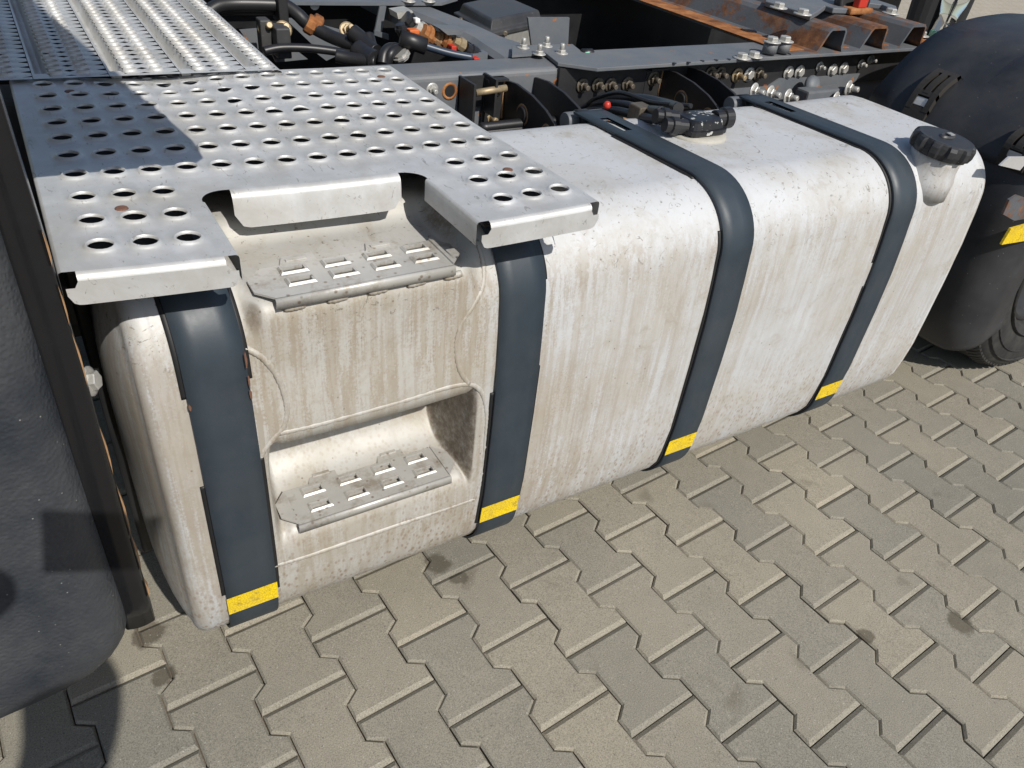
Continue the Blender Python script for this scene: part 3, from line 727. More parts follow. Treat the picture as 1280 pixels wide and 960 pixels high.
def tank_bracket(x0, wdt=.088, zt=.878):
    for k, x in enumerate((x0, x0 + wdt)):
        poly = [(x, YW - .002, zt - .012), (x, YW - .06, zt - .006), (x, YW - .13, zt - .012), (x, YW - .19, zt - .026), (x, YW - .232, zt - .044), (x, YW - .246, zt - .060), (x, YW - .246, zt - .10), (x, YW - .20, zt - .16), (x, YW - .002, zt - .26)]
        b = MB(); b.prism(poly, (.007, 0, 0)); b.build('tank_bracket', 'bblack', rail, bevel=.001)
        for (yy, zz, r) in ((YW - .10, zt - .065, .020), (YW - .205, zt - .072, .016)):
            if k == 0:
                b = MB(); b.lathe((x + .0005, yy, zz), (-1, 0, 0), [(r * 1.06, 0), (r, .003), (r * .86, .006)], 24)
                b.build('bracket_boss', 'bblack', rail); b = MB(); b.lathe((x + .0006, yy, zz), (-1, 0, 0), [(r * 1.25, 0), (r * 1.25, .0012), (r * 1.05, .0014)], 24); b.build('worn_ring', 'edge', rail)
    b = MB(); b.box((x0 - .055, YW - .012, zt - .20), (x0, YW - .002, zt - .004), bev=.002); b.box((x0 - .055, YW - .03, zt - .009), (x0 + .0, YW - .002, zt - .004)); b.build('bracket_flange', 'bblack', rail)
    b = MB(); b.box((x0 - .005, YW - .0145, zt - .10), (x0 - .001, YW - .0105, zt - .010)); b.build('rusty_flange_edge', 'edge', rail)
    b = MB(); b.lathe((x0 + .004, YW - .262, zt - .028), (1, 0, 0), [(.018, 0), (.019, .002), (.019, wdt + .010), (.018, wdt + .012)], 22); b.build('strap_pin', 'frame', rail)
    b = MB(); b.lathe((x0 + .030, YW - .268, zt - .030), (1, 0, 0), [(.024, 0), (.026, .002), (.026, .026), (.024, .028)], 22); b.build('pin_roller', 'bblack', rail)
tank_bracket(.592); tank_bracket(1.078)
bolt('stud', (.560, YW - .012, .845), OUT, rail); bolt('stud', (1.048, YW - .012, .845), OUT, rail); bolt('bstud', (1.05, YW - .012, .775), OUT, rail)
b = MB(); b.lathe((.704, YW - .262, .872), (0, -.3, 1), [(.008, 0), (.009, .006), (.006, .012), (.002, .014)], 12); b.build('grease_cap', 'red', rail)

# angle plate on the rail
xa0 = .765
b = MB(); zt = ZR + .002
b.prism([(xa0 + .055, YW - .062, zt), (2.30, YW - .062, zt), (2.30, YW + .09, zt), (xa0, YW + .09, zt), (xa0 - .02, YW + .0, zt)], (0, 0, .009))
ang = b.build('rail_top_plate', 'frame', truck, 'flat grey steel plate bolted along the rail top', bevel=.0015)
b = MB(); b.prism([(xa0 - .018, YW - .010, zt - .002), (xa0 + .03, YW - .010, zt - .006), (2.30, YW - .010, zt - .001), (2.30, YW - .010, .785), (xa0 + .03, YW - .010, .785), (xa0 - .018, YW - .010, .80)], (0, .008, 0)); b.build('rail_side_plate', 'bblack', ang)
for px, py in ((728, 107), (747, 106), (763, 106), (784, 105)): p = at(px, py, YW - .012); bolt('stud', p, OUT, ang, .95)
for px, py, k in ((888, 92, 'stud'), (900, 92, 'stud'), (921, 94, 'bstud'), (936, 93, 'zhead'), (948, 92, 'stud'), (985, 91, 'zhead'), (999, 90, 'zhead'), (1040, 88, 'zhead'), (1054, 86, 'zhead'), (1024, 83, 'small'), (1076, 80, 'small'), (1088, 74, 'small')):
    bolt(k, at(px, py, YW - .012), OUT, ang, 1.05)
for px, py in ((927, 73), (942, 71)): bolt('zhead', az(px, py, zt + .009), (0, 0, 1), ang, 1.25)
for px, py in ((843, 79), (861, 78), (878, 76), (895, 75), (911, 74)):
    b = MB(); b.lathe(az(px, py, zt + .0094), (0, 0, 1), [(.006, 0), (.006, .0006)], 12); b.build('plate_hole', 'rubber', ang)

# crash / suspension casting visible under the plate
b = MB(); p0 = at(955, 105, .60); p1 = at(1090, 130, .55)
b.prism([at(905, 112, .64), at(960, 108, .64), at(975, 98, .64), at(1010, 97, .64), at(1075, 92, .64), at(1055, 128, .64), at(900, 128, .64)], (0, .01, 0)); b.build('support_plate', 'frame', rail)
b = MB(); b.lathe(at(1013, 108, .60), (0.1, -1, .35), [(.032, 0), (.031, .008), (.026, .016), (.014, .022), (.002, .024)], 22); b.build('domed_boss', 'frame', rail)
b = MB(); b.box(at(1000, 130, .56) - Vector((.0, .02, .02)), at(1055, 112, .56) + Vector((.0, .03, .01)), bev=.006); b.build('support_casting', 'frame', rail)
for px, py, k in ((942, 114, 'zstud'), (962, 117, 'zstud'), (984, 121, 'zstud'), (1044, 124, 'zstud'), (1060, 110, 'zstud')): bolt(k, at(px, py, .53), (.25, -1, .1), rail, 1.15)

# ------------------------------------------------------------------ corrugated mounting plate and fifth wheel parts
zb0, zb1 = ZR + .014, ZR + .078; cp = []
def corr():
    c = [(1.505, zb0), (1.600, zb0)]
    for a in (0, 1, 2):
        x = 1.600 + .190 * a
        c += [(x + .012, zb0 + .003), (x + .040, zb1 - .010), (x + .052, zb1), (x + .108, zb1), (x + .118, zb1 - .010), (x + .120, zb0 + .012), (x + .126, zb0 + .002), (x + .136, zb0)]
        if a < 2: c += [(x + .176, zb0)]
    c += [(2.19, zb0)]
    return c
pl = corr(); th = .007; b = MB(); y0, y1 = YW - .055, 1.66
up = [(x, z) for x, z in pl]; n = len(up); dn = []
for i, p in enumerate(up):
    a, c = up[max(i - 1, 0)], up[min(i + 1, n - 1)]; t = Vector((c[0] - a[0], c[1] - a[1])).normalized(); dn.append((p[0] + t.y * th, p[1] - t.x * th))
loop = up + dn[::-1]
b.ring([[(x + (0 if k == 0 else 0), y, z) for x, z in loop] for k, y in enumerate((y0, .9, 1.2, y1))], True, (True, True), False)
mp = b.build('mounting_plate', 'rustmix', truck, 'corrugated steel mounting plate with rust patches across the frame')
b = MB(); b.box((1.500, YW - .03, zb0 + .0006), (1.585, 1.66, zb0 + .0022)); b.build('rusty_flange', 'rust', mp)
for k in (0, 1):
    x = 1.600 + .190 * (k) + .128
    b = MB(); b.box((x + .002, y0 + .02, zb0 + .0008), (x + .05, 1.6, zb0 + .003)); b.build('rusty_valley', 'rust', mp)
for px, py in ((961, 66), (977, 65)):
    q = az(px, py, zb0 + .002); b = MB(); b.lathe(q, (0, 0, 1), [(.020, 0), (.020, .028)], 20); b.build('spacer_sleeve', 'frame', mp)
    bolt('zhead', q + Vector((0, 0, .028)), (0, 0, 1), mp, 1.3)
for px, py, z in ((973, 10, zb1 + .02), (1003, 18, zb1 + .02), (1113, 17, zb1 + .02)): bolt('zhead', az(px, py, z), (0, 0, 1), mp, 1.35)
bolt('zhead', az(1150, 45, zb0 + .02), (0, 0, 1), mp, 1.4)
b = MB(); b.box((2.11, YW - .04, zb0 - .01), (2.19, YW + .12, zb0 + .018), bev=.004); b.build('end_block', 'rust', mp)
# cast bracket lying across the ribs
zc = zb1 + .003
poly = [az(*q, zc) for q in ((955, 8), (1000, 22), (1012, 26), (1022, 20), (1030, 14), (1040, 17), (1072, 18), (1085, 10), (1100, 12), (1120, 20), (1118, 14), (1085, 3), (1060, -4), (1020, 2), (990, 5), (960, -2))]
b = MB(); b.prism(poly, (0, 0, .016)); fw = b.build('fifth_wheel_foot', 'frame', truck, 'worn cast bracket bolted on top of the corrugated plate', bevel=.003)
q = az(1068, 2, zc + .03); b = MB(); b.lathe(q + Vector((0, .02, 0)), (-.3, -1, .1), [(.055, 0), (.055, .03), (.045, .034), (.040, .03), (.040, .01)], 24); b.build('pivot_housing', 'bblack', fw)
b = MB(); b.box(q + Vector((-.018, -.035, -.012)), q + Vector((.022, -.01, .018)), bev=.004); b.build('red_marker', 'red', fw)
b = MB(); b.box(q + Vector((-.055, -.04, -.03)), q + Vector((.055, .0, -.012)), bev=.006); b.build('pivot_clamp', 'rust', fw)

# ------------------------------------------------------------------ between the rails
b = MB(); b.box((-.9, YW + .12, .30), (3.2, 1.50, .50), bev=.05); b.build('transmission_housing', 'black', truck)
b = MB(); b.lathe((-.5, 1.13, .60), (1, 0, 0), [(.13, 0), (.15, .05), (.15, 1.0), (.11, 1.1), (.06, 1.15), (.06, 3)], 20); b.build('gearbox', 'black', truck)
# arched crossmember
cm = MB(); pts = spline([az(668, 70, .880), az(625, 53, .886), az(575, 30, .894), az(535, 14, .90), az(500, 0, .90), az(470, -14, .90)], 6); rr = []
for i, p in enumerate(pts):
    wd = .052 + .05 * (1 - min(1, i / 8)); rr.append([p + Vector((-wd, 0, -.05)), p + Vector((-wd, 0, -.012)), p + Vector((-wd + .014, 0, 0)), p + Vector((wd - .014, 0, 0)), p + Vector((wd, 0, -.012)), p + Vector((wd, 0, -.05))])
cm.ring(rr, True, (True, True), False); xm = cm.build('crossmember', 'frame', truck, 'arched grey frame crossmember')
b = MB(); p = [az(*q, .905) for q in ((300, 6), (462, 7), (552, 7), (572, 1), (560, -12), (300, -12))]; b.prism(p, (0, 0, .008)); b.build('crossmember_flange', 'frame', xm)
for px, py in ((511, 2), (536, 2)): bolt('zhead', az(px, py, .914), (0, 0, 1), xm, 1.0)
b = MB(); b.prism([at(475, 8, 1.02), at(483, 8, 1.02), at(477, 42, 1.02), at(468, 42, 1.02)], (0, .006, 0)); b.prism([at(468, 38, 1.02), at(486, 43, 1.0), at(486, 50, 1.0), at(468, 44, 1.02)], (0, .006, 0)); b.build('hanger_strip', 'frame', xm)
# control box
cq = [az(*q, .862) for q in ((612, 46), (682, 30), (628, 6), (568, 20))]; c0 = sum(cq, Vector()) / 4
def cbx(sc_, h): return [c0 + (q - c0) * sc_ + Vector((0, 0, h)) for q in cq]
b = MB(); b.ring([cbx(.92, -.075), cbx(.96, -.030), cbx(.99, -.004)], True, (True, True), False); eb = b.build('control_box', 'alu', truck, 'black lidded control box on a pale casting between the rails')
b = MB(); b.ring([cbx(1.03, -.004), cbx(1.03, .010), cbx(.90, .013), cbx(.84, .034), cbx(.80, .038)], True, (True, True), False); b.build('box_lid', 'lid', eb, bevel=.005)
for k_ in range(4):
    for f in (.25, .75):
        q = cbx(1.03, .002)[k_].lerp(cbx(1.03, .002)[(k_ + 1) % 4], f); b = MB(); b.lathe(q, (q - c0).normalized(), [(.008, -.002), (.008, .006), (.005, .008)], 10); b.build('lid_screw', 'oldbolt', eb)
b = MB(); b.prism([at(660, 22, .98), at(712, 22, .98), at(710, 58, .98), at(665, 60, .98)], (0, .008, 0)); b.build('backing_plate', 'frame', eb)
b = MB(); b.prism([az(*q, ZR + .004) for q in ((640, 60), (715, 58), (725, 66), (640, 72))], (0, 0, .006)); sp = b.build('bolted_plate', 'frame', truck, 'small bolted grey plate on the rail top')
for px, py in ((654, 60), (683, 58), (674, 68), (702, 67)): bolt('zstud', az(px, py, ZR + .010), (0, 0, 1), sp, .85)
b = MB(); b.lathe(az(727, 66, ZR + .008), (1, -.2, 0), [(.010, 0), (.010, .03), (.006, .034)], 10); b.build('cable_end', 'hose', sp)
b = MB(); b.lathe(az(731, 67, ZR + .008), (1, -.2, 0), [(.005, 0), (.005, .012)], 8); b.build('green_cable_cap', 'green', sp)
# valves and fittings along the rail's inner side
vl = MB(); vl.tube([at(500, 48, .86), at(515, 52, .85), at(532, 58, .84)], .020, 12); va = vl.build('air_line_manifold', 'hose', truck, 'cluster of air lines, valves and rusty fittings inside the rail')
def fit(pa, pb_, Y, r, mat, name):
    a, c = at(*pa, Y), at(*pb_, Y); s = MB(); d = (c - a); L = d.length
    s.lathe(a, d, [(r, 0), (r, L * .3), (r * 1.25, L * .34), (r * 1.25, L * .62), (r * .9, L * .66), (r * .9, L)], 10, False); s.build(name, mat, va)
fit((518, 32), (536, 44), .90, .016, 'alu', 'valve_body'); fit((528, 38), (542, 48), .88, .018, 'rust', 'rusty_union'); fit((542, 46), (556, 54), .88, .016, 'edge', 'rusty_union')
fit((552, 48), (562, 54), .87, .016, 'rust', 'rusty_union'); fit((566, 50), (586, 62), .86, .014, 'brass', 'brass_union'); fit((505, 22), (516, 34), .92, .020, 'hose', 'valve_body')
fit((500, 30), (503, 44), .88, .012, 'hose', 'valve_cap'); fit((582, 60), (600, 70), .85, .014, 'hose', 'valve_body'); fit((500, 66), (504, 74), .84, .018, 'zinc', 'line_coupling')
for (a, c, Y, mat) in (((510, 36), (522, 42), .87, 'orange'), ((562, 56), (568, 66), .84, 'red'), ((517, 22), (523, 28), .90, 'white'), ((590, 71), (597, 74), .82, 'red')):
    p, q = at(*a, Y), at(*c, Y); s = MB(); s.box((p.x, Y - .012, q.z), (q.x, Y + .012, p.z), bev=.003); s.build('valve_tab', mat, va)
b = MB(); b.prism([at(496, 16, .93), at(515, 13, .93), at(518, 18, .93), at(498, 24, .93)], (0, .05, 0)); b.build('valve_bracket', 'alu', va)
b = MB(); b.prism([at(550, 36, .84), at(582, 38, .84), at(578, 43, .84), at(560, 44, .84)], (0, .05, 0)); b.build('valve_bracket', 'frame', va)
b = MB(); b.prism([at(585, 68, .83), at(610, 66, .83), at(609, 76, .83), at(586, 76, .83)], (0, .03, 0)); b.build('valve_bracket', 'frame', va)
def hose(pts, r, mat='hose', name='air_hose'):
    s = MB(); s.tube(spline([at(x, y, Y) for x, y, Y in pts], 8), r, 10); return s.build(name, mat, truck)
hose([(262, 14, 1.15), (275, 7, 1.15), (300, 5, 1.14), (345, 6, 1.13), (358, 8, 1.12), (372, 18, 1.10), (385, 30, 1.08), (410, 44, 1.04), (430, 52, 1.0), (455, 60, .96)], .017)
hose([(255, 17, 1.18), (280, 12, 1.17), (345, 12, 1.14)], .013)
hose([(330, 64, .98), (350, 60, .98), (380, 60, .97), (410, 63, .96), (440, 68, .95)], .010)
hose([(478, 80, .84), (480, 68, .85), (486, 61, .86), (496, 60, .87)], .013)
hose([(484, 80, .84), (488, 68, .84), (494, 62, .85), (500, 60, .86)], .011)
hose([(530, 57, .84), (560, 66, .82), (590, 72, .80)], .009, 'blue')
hose([(440, 40, .98), (450, 48, .96), (456, 56, .94), (470, 66, .9)], .02)
hose([(446, 62, .93), (458, 70, .9), (470, 76, .86)], .024)
hose([(460, 45, .96), (464, 60, .93), (466, 74, .88)], .016)
hose([(420, 70, .92), (440, 74, .90), (470, 78, .86)], .016)
for px, py in ((383, 28), (390, 27)):
    q = at(px, py, 1.075); s = MB(); s.lathe(q, (1, -.3, -.6), [(.022, 0), (.024, .004), (.024, .02), (.02, .024)], 10, False); s.build('hose_clamp', 'rust', truck)
q = at(350, 8, 1.125); s = MB(); s.box(q - Vector((.012, .03, .035)), q + Vector((.012, .03, .03)), bev=.004); s.build('hose_clip', 'rubber', truck)
b = MB(); b.prism([at(300, 38, 1.16), at(323, 36, 1.16), at(338, 40, 1.16), at(335, 66, 1.16), at(318, 66, 1.16)], (0, .01, 0)); b.build('inner_plate', 'frame', truck)
b = MB(); b.prism([at(356, 23, 1.20), at(372, 24, 1.20), at(428, 38, 1.20), at(435, 62, 1.20), at(395, 60, 1.20)], (0, .01, 0)); b.build('inner_plate', 'frame', truck)
b = MB(); b.prism([at(340, 66, 1.06), at(372, 64, 1.06), at(385, 74, 1.06), at(345, 78, 1.06)], (0, .01, 0)); b.build('inner_plate', 'frame', truck)
b = MB(); b.prism([at(395, 66, 1.02), at(425, 68, 1.02), at(408, 76, 1.02)], (0, .01, 0)); b.build('inner_plate', 'frame', truck)
q = at(361, 52, 1.02); b = MB(); b.box(q - Vector((.034, .02, .035)), q + Vector((.0, .04, .035)), bev=.004); b.box(q - Vector((.06, -.02, .035)), q + Vector((-.034, .06, .045)), bev=.004); b.build('cable_clip', 'lid', truck)
for px, py in ((333, 36), (354, 37), (434, 38)): bolt('bstud', at(px, py, 1.06), (0, -1, .5), rail2, 1.1)
q = at(393, 6, 1.3); b = MB(); b.lathe(q, OUT, [(.013, 0), (.013, .004)], 14); b.build('white_plug', 'white', rail2)
# lines under the bracket
for a, c in (((600, 160), (735, 150)), ((590, 168), (725, 158)), ((620, 172), (740, 166))):
    b = MB(); b.tube(spline([at(a[0], a[1], .56), at((a[0] + c[0]) / 2, (a[1] + c[1]) / 2 - 2, .55), at(c[0], c[1], .54)], 6), .012, 10); b.build('brake_line', 'hose', truck)
for i, (px, py) in enumerate(((770, 152), (790, 152), (806, 150))):
    q = at(px, py, .60); b = MB(); b.lathe(q, OUT, [(.028, 0), (.030, .003), (.027, .006), (.02, .004)], 20); b.build('frame_boss', 'edge', rail)
    b = MB(); b.lathe(q, OUT, [(.020, .004), (.020, .0062)], 20); b.build('boss_hole', 'rubber', rail)

# ------------------------------------------------------------------ rear mudguard and wheel
prof = [(1.735, .235), (1.705, .30), (1.690, .40), (1.683, .50), (1.685, .60), (1.692, .69), (1.712, .765), (1.742, .825), (1.79, .878), (1.855, .93), (1.94, .975), (2.04, .998), (2.16, 1.010), (2.30, 1.012), (2.50, .99), (2.7, .90), (2.85, .75)]
pv = spline([(x, 0, z) for x, z in prof], 4)
def guard(seg_, proud, yin, yout, rad, drop, b):
    rr = []; n = len(seg_)
    for i, p in enumerate(seg_):
        a, c = seg_[max(i - 1, 0)], seg_[min(i + 1, n - 1)]; t = (c - a).normalized(); nn = Vector((-t.z, 0, t.x)); 
        row = []
        for yy in (yin, yin - .1, yin - .2, (yin + yout) / 2, yout + rad + .05, yout + rad): row.append(Vector((p.x, yy, p.z)) + nn * proud)
        for a_ in (18, 36, 54, 72, 90): row.append(Vector((p.x, yout + rad - rad * math.sin(math.radians(a_)), p.z)) + nn * (proud - rad + rad * math.cos(math.radians(a_))))
        row.append(Vector((p.x, yout, p.z)) + nn * (proud - rad - drop))
        rr.append(row)
    b.ring(rr, False, (False, False))
cut = next(i for i, p in enumerate(pv) if p.z > .75)
b = MB(); guard(pv[:cut + 2], 0.0, .45, -.112, .085, .075, b); mg = b.build('mudguard', 'plastic', truck, 'black plastic rear wheel mudguard with clip latches', solid=.004)
b = MB(); guard(pv[cut:], .010, .455, -.115, .07, .05, b); b.build('mudguard_lid', 'plastic', mg, solid=.004)
# pressed rib on the lid
k0 = cut + 10
for yy in (.20, .02):
    rr = []
    for p, q in zip(pv[k0:k0 + 18], pv[k0 + 1:k0 + 19]):
        t = (q - p).normalized(); nn = Vector((-t.z, 0, t.x)); e = min(1, (pv.index(p) - k0) / 3)
        rr.append([p + Vector((0, yy, 0)) + nn * .0095, p + Vector((0, yy - .015, 0)) + nn * (.0095 + .010 * e), p + Vector((0, yy - .085, 0)) + nn * (.0095 + .010 * e), p + Vector((0, yy - .10, 0)) + nn * .0095])
    b = MB(); b.ring(rr, False, (False, False)); b.build('pressed_rib', 'plastic', mg)
# latches
def guard_hit(px, py):
    d = AX * ((px - 640) / FPX) + AY * ((py - 480) / FPX) + AZ
    best = None
    for a, c in zip(pv, pv[1:]):
        den = d.x * (c.z - a.z) - d.z * (c.x - a.x)
        if abs(den) < 1e-9: continue
        t = ((a.x - CAM.x) * (c.z - a.z) - (a.z - CAM.z) * (c.x - a.x)) / den; P = CAM + d * t
        lo_, hi_ = min(a.z, c.z) - 1e-4, max(a.z, c.z) + 1e-4
        if lo_ <= P.z <= hi_ and min(a.x, c.x) - 1e-4 <= P.x <= max(a.x, c.x) + 1e-4 and (best is None or t < best[0]): best = (t, P)
    return best[1] if best else None
def latch(pa, pb_, wd=.07):
    A_, B_ = guard_hit(*pa), guard_hit(*pb_); yc = (A_.y + B_.y) / 2; u = (B_ - A_); u.y = 0; L = u.length; u.normalize(); nn = Vector((-u.z, 0, u.x))
    if nn.x > 0: nn = -nn
    def P(t, y, h): return Vector((A_.x, yc + y, A_.z)) + u * (L * t) + nn * (h + .020 * math.sin(math.pi * t))
    def bar(t0, t1, y_a, y_b, h0, h1, b): b.ring([[P(t, y_a, h0), P(t, y_b, h0), P(t, y_b, h1), P(t, y_a, h1)] for t in [t0 + (t1 - t0) * k / 8 for k in range(9)]], True, (True, True), False)
    w2 = wd / 2; b = MB()
    for ya_, yb_ in ((-w2, -w2 + .017), (-.0085, .0085), (w2 - .017, w2)): bar(0.02 if abs(ya_ + yb_) > .01 else .35, 1.0, ya_, yb_, .006, .022, b)
    for t0, t1 in ((-.12, .0), (.0, .09), (.30, .40), (.9, 1.0)): bar(t0, t1, -w2, w2, .005, .021, b)
    b.build('latch', 'latch', mg)
    b = MB(); bar(.12, .27, -w2 + .012, w2 - .012, .012, .018, b); b.build('latch_plate', 'silver', mg)
    b = MB(); bar(.98, 1.12, -w2 - .008, w2 + .008, .004, .010, b); b.build('latch_pocket', 'rubber', mg)
latch((1142, 143), (1192, 97)); latch((1262, 206), (1300, 170))
p = at(1262, 205, -.10); b = MB(); b.prism([at(1250, 207, -.118), at(1262, 196, -.118), at(1290, 196, -.118), at(1275, 213, -.118)], (0, .004, 0)); b.build('latch_label', 'silver', mg)
# bracket with yellow reflector
b = MB(); b.prism([at(1254, 268, -.120), at(1262, 250, -.120), at(1272, 244, -.120), at(1290, 250, -.120), at(1290, 272, -.120), at(1268, 276, -.120)], (0, .006, 0)); b.build('reflector_bracket', 'rustmix', mg)
b = MB(); b.prism([at(1252, 306, -.124), at(1264, 286, -.124), at(1300, 276, -.124), at(1300, 298, -.124)], (0, .006, 0)); b.build('reflector', 'tape', mg, 'yellow reflector on the mudguard side')
# wheel
wc = Vector((2.345, .015, .475)); b = MB(); tp = [(.300, -.02), (.312, -.052), (.36, -.066), (.42, -.064), (.445, -.058), (.462, -.044), (.475, -.01), (.476, .15), (.475, .25), (.46, .28), (.30, .28)]
b.lathe(wc, (0, 1, 0), tp, 96, True, False); wh = b.build('wheel', 'tyre', truck, 'rear drive wheel behind the mudguard')
b = MB()
for r0 in (.335, .395, .430): b.lathe(wc, (0, 1, 0), [(r0 - .003, -.060), (r0, -.0695), (r0 + .003, -.060)], 72, True, False)
b.build('sidewall_ring', 'tyre', wh)
b = MB()
for k in range(110):
    a = 2 * math.pi * k / 110; c, s_ = math.cos(a), math.sin(a); t = Vector((-s_, 0, c)); rd = Vector((c, 0, s_))
    for (ra, ya), (rb, yb) in (((.462, -.05), (.4785, -.012)),):
        q0 = wc + rd * ra + Vector((0, ya, 0)); q1 = wc + rd * rb + Vector((0, yb, 0)); e = t * .009
        b.add([q0 - e, q0 + e, q1 + e, q1 - e, q0 - e + rd * -.012, q0 + e + rd * -.012, q1 + e + rd * -.02, q1 - e + rd * -.02], [(0, 1, 2, 3), (0, 1, 5, 4), (1, 2, 6, 5), (2, 3, 7, 6), (3, 0, 4, 7)])
b.build('tread_blocks', 'tyre', wh)['kind'] = 'stuff'
b = MB(); b.lathe(wc, (0, 1, 0), [(.302, -.022), (.29, -.035), (.28, .02), (.20, .05), (.12, .03), (.11, -.02), (.01, -.025)], 48, True, False); b.build('rim', 'bblack', wh)

# ------------------------------------------------------------------ front wheel fairing, post and cab
b = MB(); rr = []
fx1 = -.438; zs = [1.25, 1.10, 1.0, .90, .80, .70, .60, .50, .44, .40, .37, .345, .325, .31, .298, .29, .286]
def fend(z):
    t = max(0, (.385 - z) / .099); ins = .10 * (1 - math.sqrt(max(0, 1 - min(1, t) ** 2)))
    return ins
for z in [q + .018 for q in zs]:
    ins = fend(z - .018); yo = -.165 + .03 * max(0, (.40 - z) / .12) ** 2; x1 = fx1 - ins; row = []
    row.append((x1 + .001, yo + .16, z)); row.append((x1, yo + .06, z))
    for a_ in (0, 22, 45, 67, 90): row.append((x1 - .05 + .05 * math.cos(math.radians(a_)), yo + .05 - .05 * math.sin(math.radians(a_)), z))
    row += [(x1 - .12, yo - .006, z), (x1 - .22, yo - .010, z), (-.80, yo - .008, z), (-1.1, yo, z), (-1.15, yo + .06, z), (-1.15, yo + .16, z)]
    rr.append(row)
b.ring(rr, False, (False, False)); lastr = rr[-1]; b.add(lastr, [tuple(range(len(lastr)))])
fen = b.build('wheel_fairing', 'grain', truck, 'dark grey grained plastic wheel fairing ahead of the tank')
b = MB(); cs_ = [(-.446, -.116), (-.4465, -.124)] + [(-.4445 + .037 * k / 8, -.1275 - .0035 * math.sin(math.pi * k / 8)) for k in range(9)] + [(-.4062, -.124), (-.406, -.075), (-.411, -.075), (-.411, -.116)]
b.ring([[(x_ + .0016 * math.sin(z_ * 9), y_ + .004 * math.sin(z_ * 7), z_) for x_, y_ in cs_] for z_ in [.362 + .0469 * k for k in range(21)]], True, (True, True), True)
post = b.build('fairing_post', 'gloss', truck, 'worn black steel post between fairing and tank', bevel=None)
z = .37
while z < .98:
    h = random.uniform(.02, .09)
    if random.random() < .8:
        b = MB(); e = random.uniform(.0002, .0016); b.prism([(-.4060, -.1286, z), (-.4046 + e * .4, -.1286, z + h * .3), (-.4046 + e, -.1286, z + h * .6), (-.4060, -.1286, z + h)], (0, .011, 0)); b.build('rusty_edge_patch', 'edge', post)
    z += h + random.uniform(0, .03)
bolt('zhead', (-.403, -.10, .785), (1, -.4, .2), post, .95)
b = MB(); b.box((-.60, .10, .50), (-.43, .16, 1.1)); b.box((-.60, .162, .35), (-.47, .6, .9)); b.build('inner_fairing', 'black', truck)
b = MB(); b.box((-.400, .15, .22), (-.372, .40, .90), bev=.004); b.build('tank_end_bracket', 'black', truck)
# rounded black moulding at the picture's left edge
b = MB(); rr = []
for z, xo in ((1.20, -.425), (1.12, -.418), (1.06, -.414), (1.0, -.414), (.95, -.420), (.91, -.434), (.885, -.46), (.875, -.50)):
    rr.append([(xo - .16, -.02, z), (xo - .03, -.02, z), (xo - .006, -.04, z), (xo, -.07, z), (xo - .008, -.10, z), (xo - .04, -.125, z), (xo - .16, -.13, z)])
b.ring(rr, False, (False, True)); b.build('cab_corner_moulding', 'plastic', truck)
# cab side fairing above the walkway (its lower edge throws the shade on the plate)
b = MB(); yf = -.125; zb = 1.222
b.prism([(-1.6, yf, zb), (-.175, yf, zb), (-.160, yf, zb + .016), (-.155, yf, zb + .06), (-.205, yf, 2.0), (-.27, yf, 3.2), (-1.6, yf, 3.2)], (0, .03, 0)); b.build('cab_side_fairing', 'cab', truck)
b = MB(); b.box((-3.2, -.12, 1.25), (-.85, 2.35, 3.3), bev=.08); b.build('cab', 'cab', truck)

# ------------------------------------------------------------------ bottle, people
bt = az(1172, 52, .905); ax = Vector((.10, .02, 1)).normalized()
b = MB(); b.lathe(bt, ax, [(.022, 0), (.032, .004), (.034, .03), (.030, .055), (.027, .07), (.030, .085), (.038, .11), (.0405, .135), (.039, .16), (.033, .185), (.030, .20)], 28, True, True)
bo = b.build('water_bottle', 'clear'); bo['label'] = 'clear plastic bottle with a red label standing behind the black mudguard'; bo['category'] = 'bottle'
b = MB(); b.lathe(bt, ax, [(.0315, .20), (.034, .205), (.034, .265), (.024, .30), (.014, .32), (.014, .34)], 28); b.build('red_label', 'label', bo)
b = MB(); b.lathe(bt, ax, [(.0345, .006), (.035, .02), (.0344, .028)], 28, True, False); b.build('green_base_label', 'green', bo)

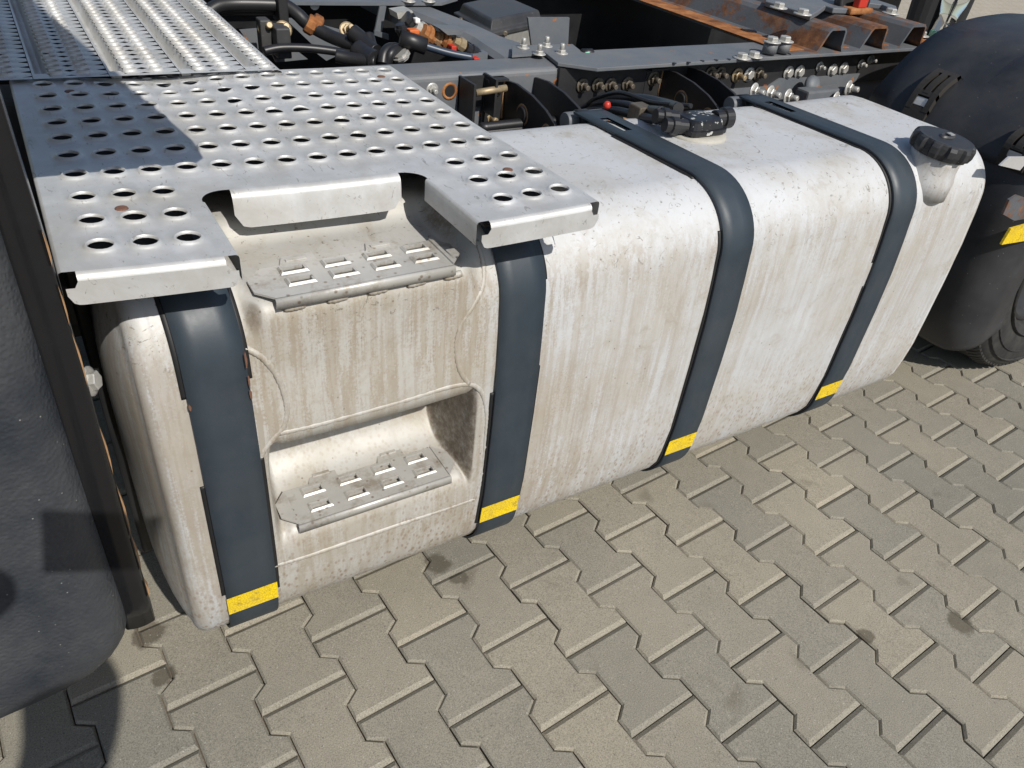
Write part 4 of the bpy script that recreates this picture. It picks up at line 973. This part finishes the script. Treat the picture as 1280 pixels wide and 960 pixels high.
def person(name, loc, label, joints, edges, radii, mats, rotz=0):
    me = bpy.data.meshes.new(name); me.from_pydata([Vector(j) for j in joints], edges, [])
    o = bpy.data.objects.new(name, me); COL.objects.link(o); o.location = loc; o.rotation_euler = (0, 0, rotz)
    md = o.modifiers.new('skin', 'SKIN'); ms = o.modifiers.new('sub', 'SUBSURF'); ms.levels = ms.render_levels = 2
    for v, r in zip(me.skin_vertices[0].data, radii): v.radius = (r, r) if not isinstance(r, tuple) else r
    me.skin_vertices[0].data[0].use_root = True
    me.materials.append(mats); o['label'] = label; o['category'] = 'person'
    return o
J = [(0, 0, .95), (0, 0, 1.12), (0, 0, 1.32), (0, 0, 1.45), (0, -.01, 1.53), (0, -.02, 1.62), (0, -.02, 1.72),
     (.10, 0, .88), (.095, .01, .50), (.09, 0, .10), (.10, -.13, .05), (-.10, 0, .88), (-.095, .01, .50), (-.09, 0, .10), (-.10, -.13, .05),
     (.19, 0, 1.40), (.24, .0, 1.12), (.24, -.06, .86), (-.19, 0, 1.40), (-.24, 0, 1.12), (-.24, -.06, .86)]
E_ = [(0, 1), (1, 2), (2, 3), (3, 4), (4, 5), (5, 6), (0, 7), (7, 8), (8, 9), (9, 10), (0, 11), (11, 12), (12, 13), (13, 14), (3, 15), (15, 16), (16, 17), (3, 18), (18, 19), (19, 20)]
RD = [.14, .13, .15, .10, .055, .085, .07, .125, .118, .09, .05, .125, .118, .09, .05, .07, .05, .04, .07, .05, .04]
person('person', (5.55, 2.72, 0), 'person in black trousers standing beyond the far side of the truck', J, E_, RD, M['trousers'], math.radians(-62))
# photographer standing behind the picture's viewpoint, phone held up
PJ = [(-.62, -1.66, .95), (-.61, -1.66, 1.12), (-.60, -1.65, 1.28), (-.585, -1.64, 1.37), (-.50, -1.61, 1.46), (-.445, -1.58, 1.57), (-.44, -1.575, 1.69),
      (-.47, -1.66, .88), (-.45, -1.65, .50), (-.45, -1.68, .10), (-.44, -1.54, .05), (-.65, -1.66, .88), (-.67, -1.65, .50), (-.67, -1.68, .10), (-.68, -1.54, .05),
      (-.45, -1.66, 1.33), (-.42, -1.70, 1.08), (-.42, -1.62, .86), (-.72, -1.63, 1.33), (-.96, -1.36, 1.20), (-.68, -1.03, 1.345), (-.47, -.98, 1.365)]
PE = E_[:17] + [(3, 18), (18, 19), (19, 20), (20, 21)]
PR = [.13, .12, .13, .08, .055, .095, .085, .10, .08, .07, .05, .10, .08, .07, .05, .055, .045, .035, .055, .045, .036, .038]
person('person', (0, 0, 0), 'person in dark clothes holding up a phone to photograph the truck', PJ, PE, PR, M['jacket'])
b = MB(); b.box((-.080, -.0375, -.0045), (.080, .0375, .0045), bev=.003)
for v in b.v: v.xyz = CAM - AZ * .014 + AX * (v.x + .034) + AY * v.y + AZ * v.z
ph = b.build('phone', 'rubber'); ph['label'] = 'black phone held up level by the person photographing'; ph['category'] = 'phone'
# ------------------------------------------------------------------ end
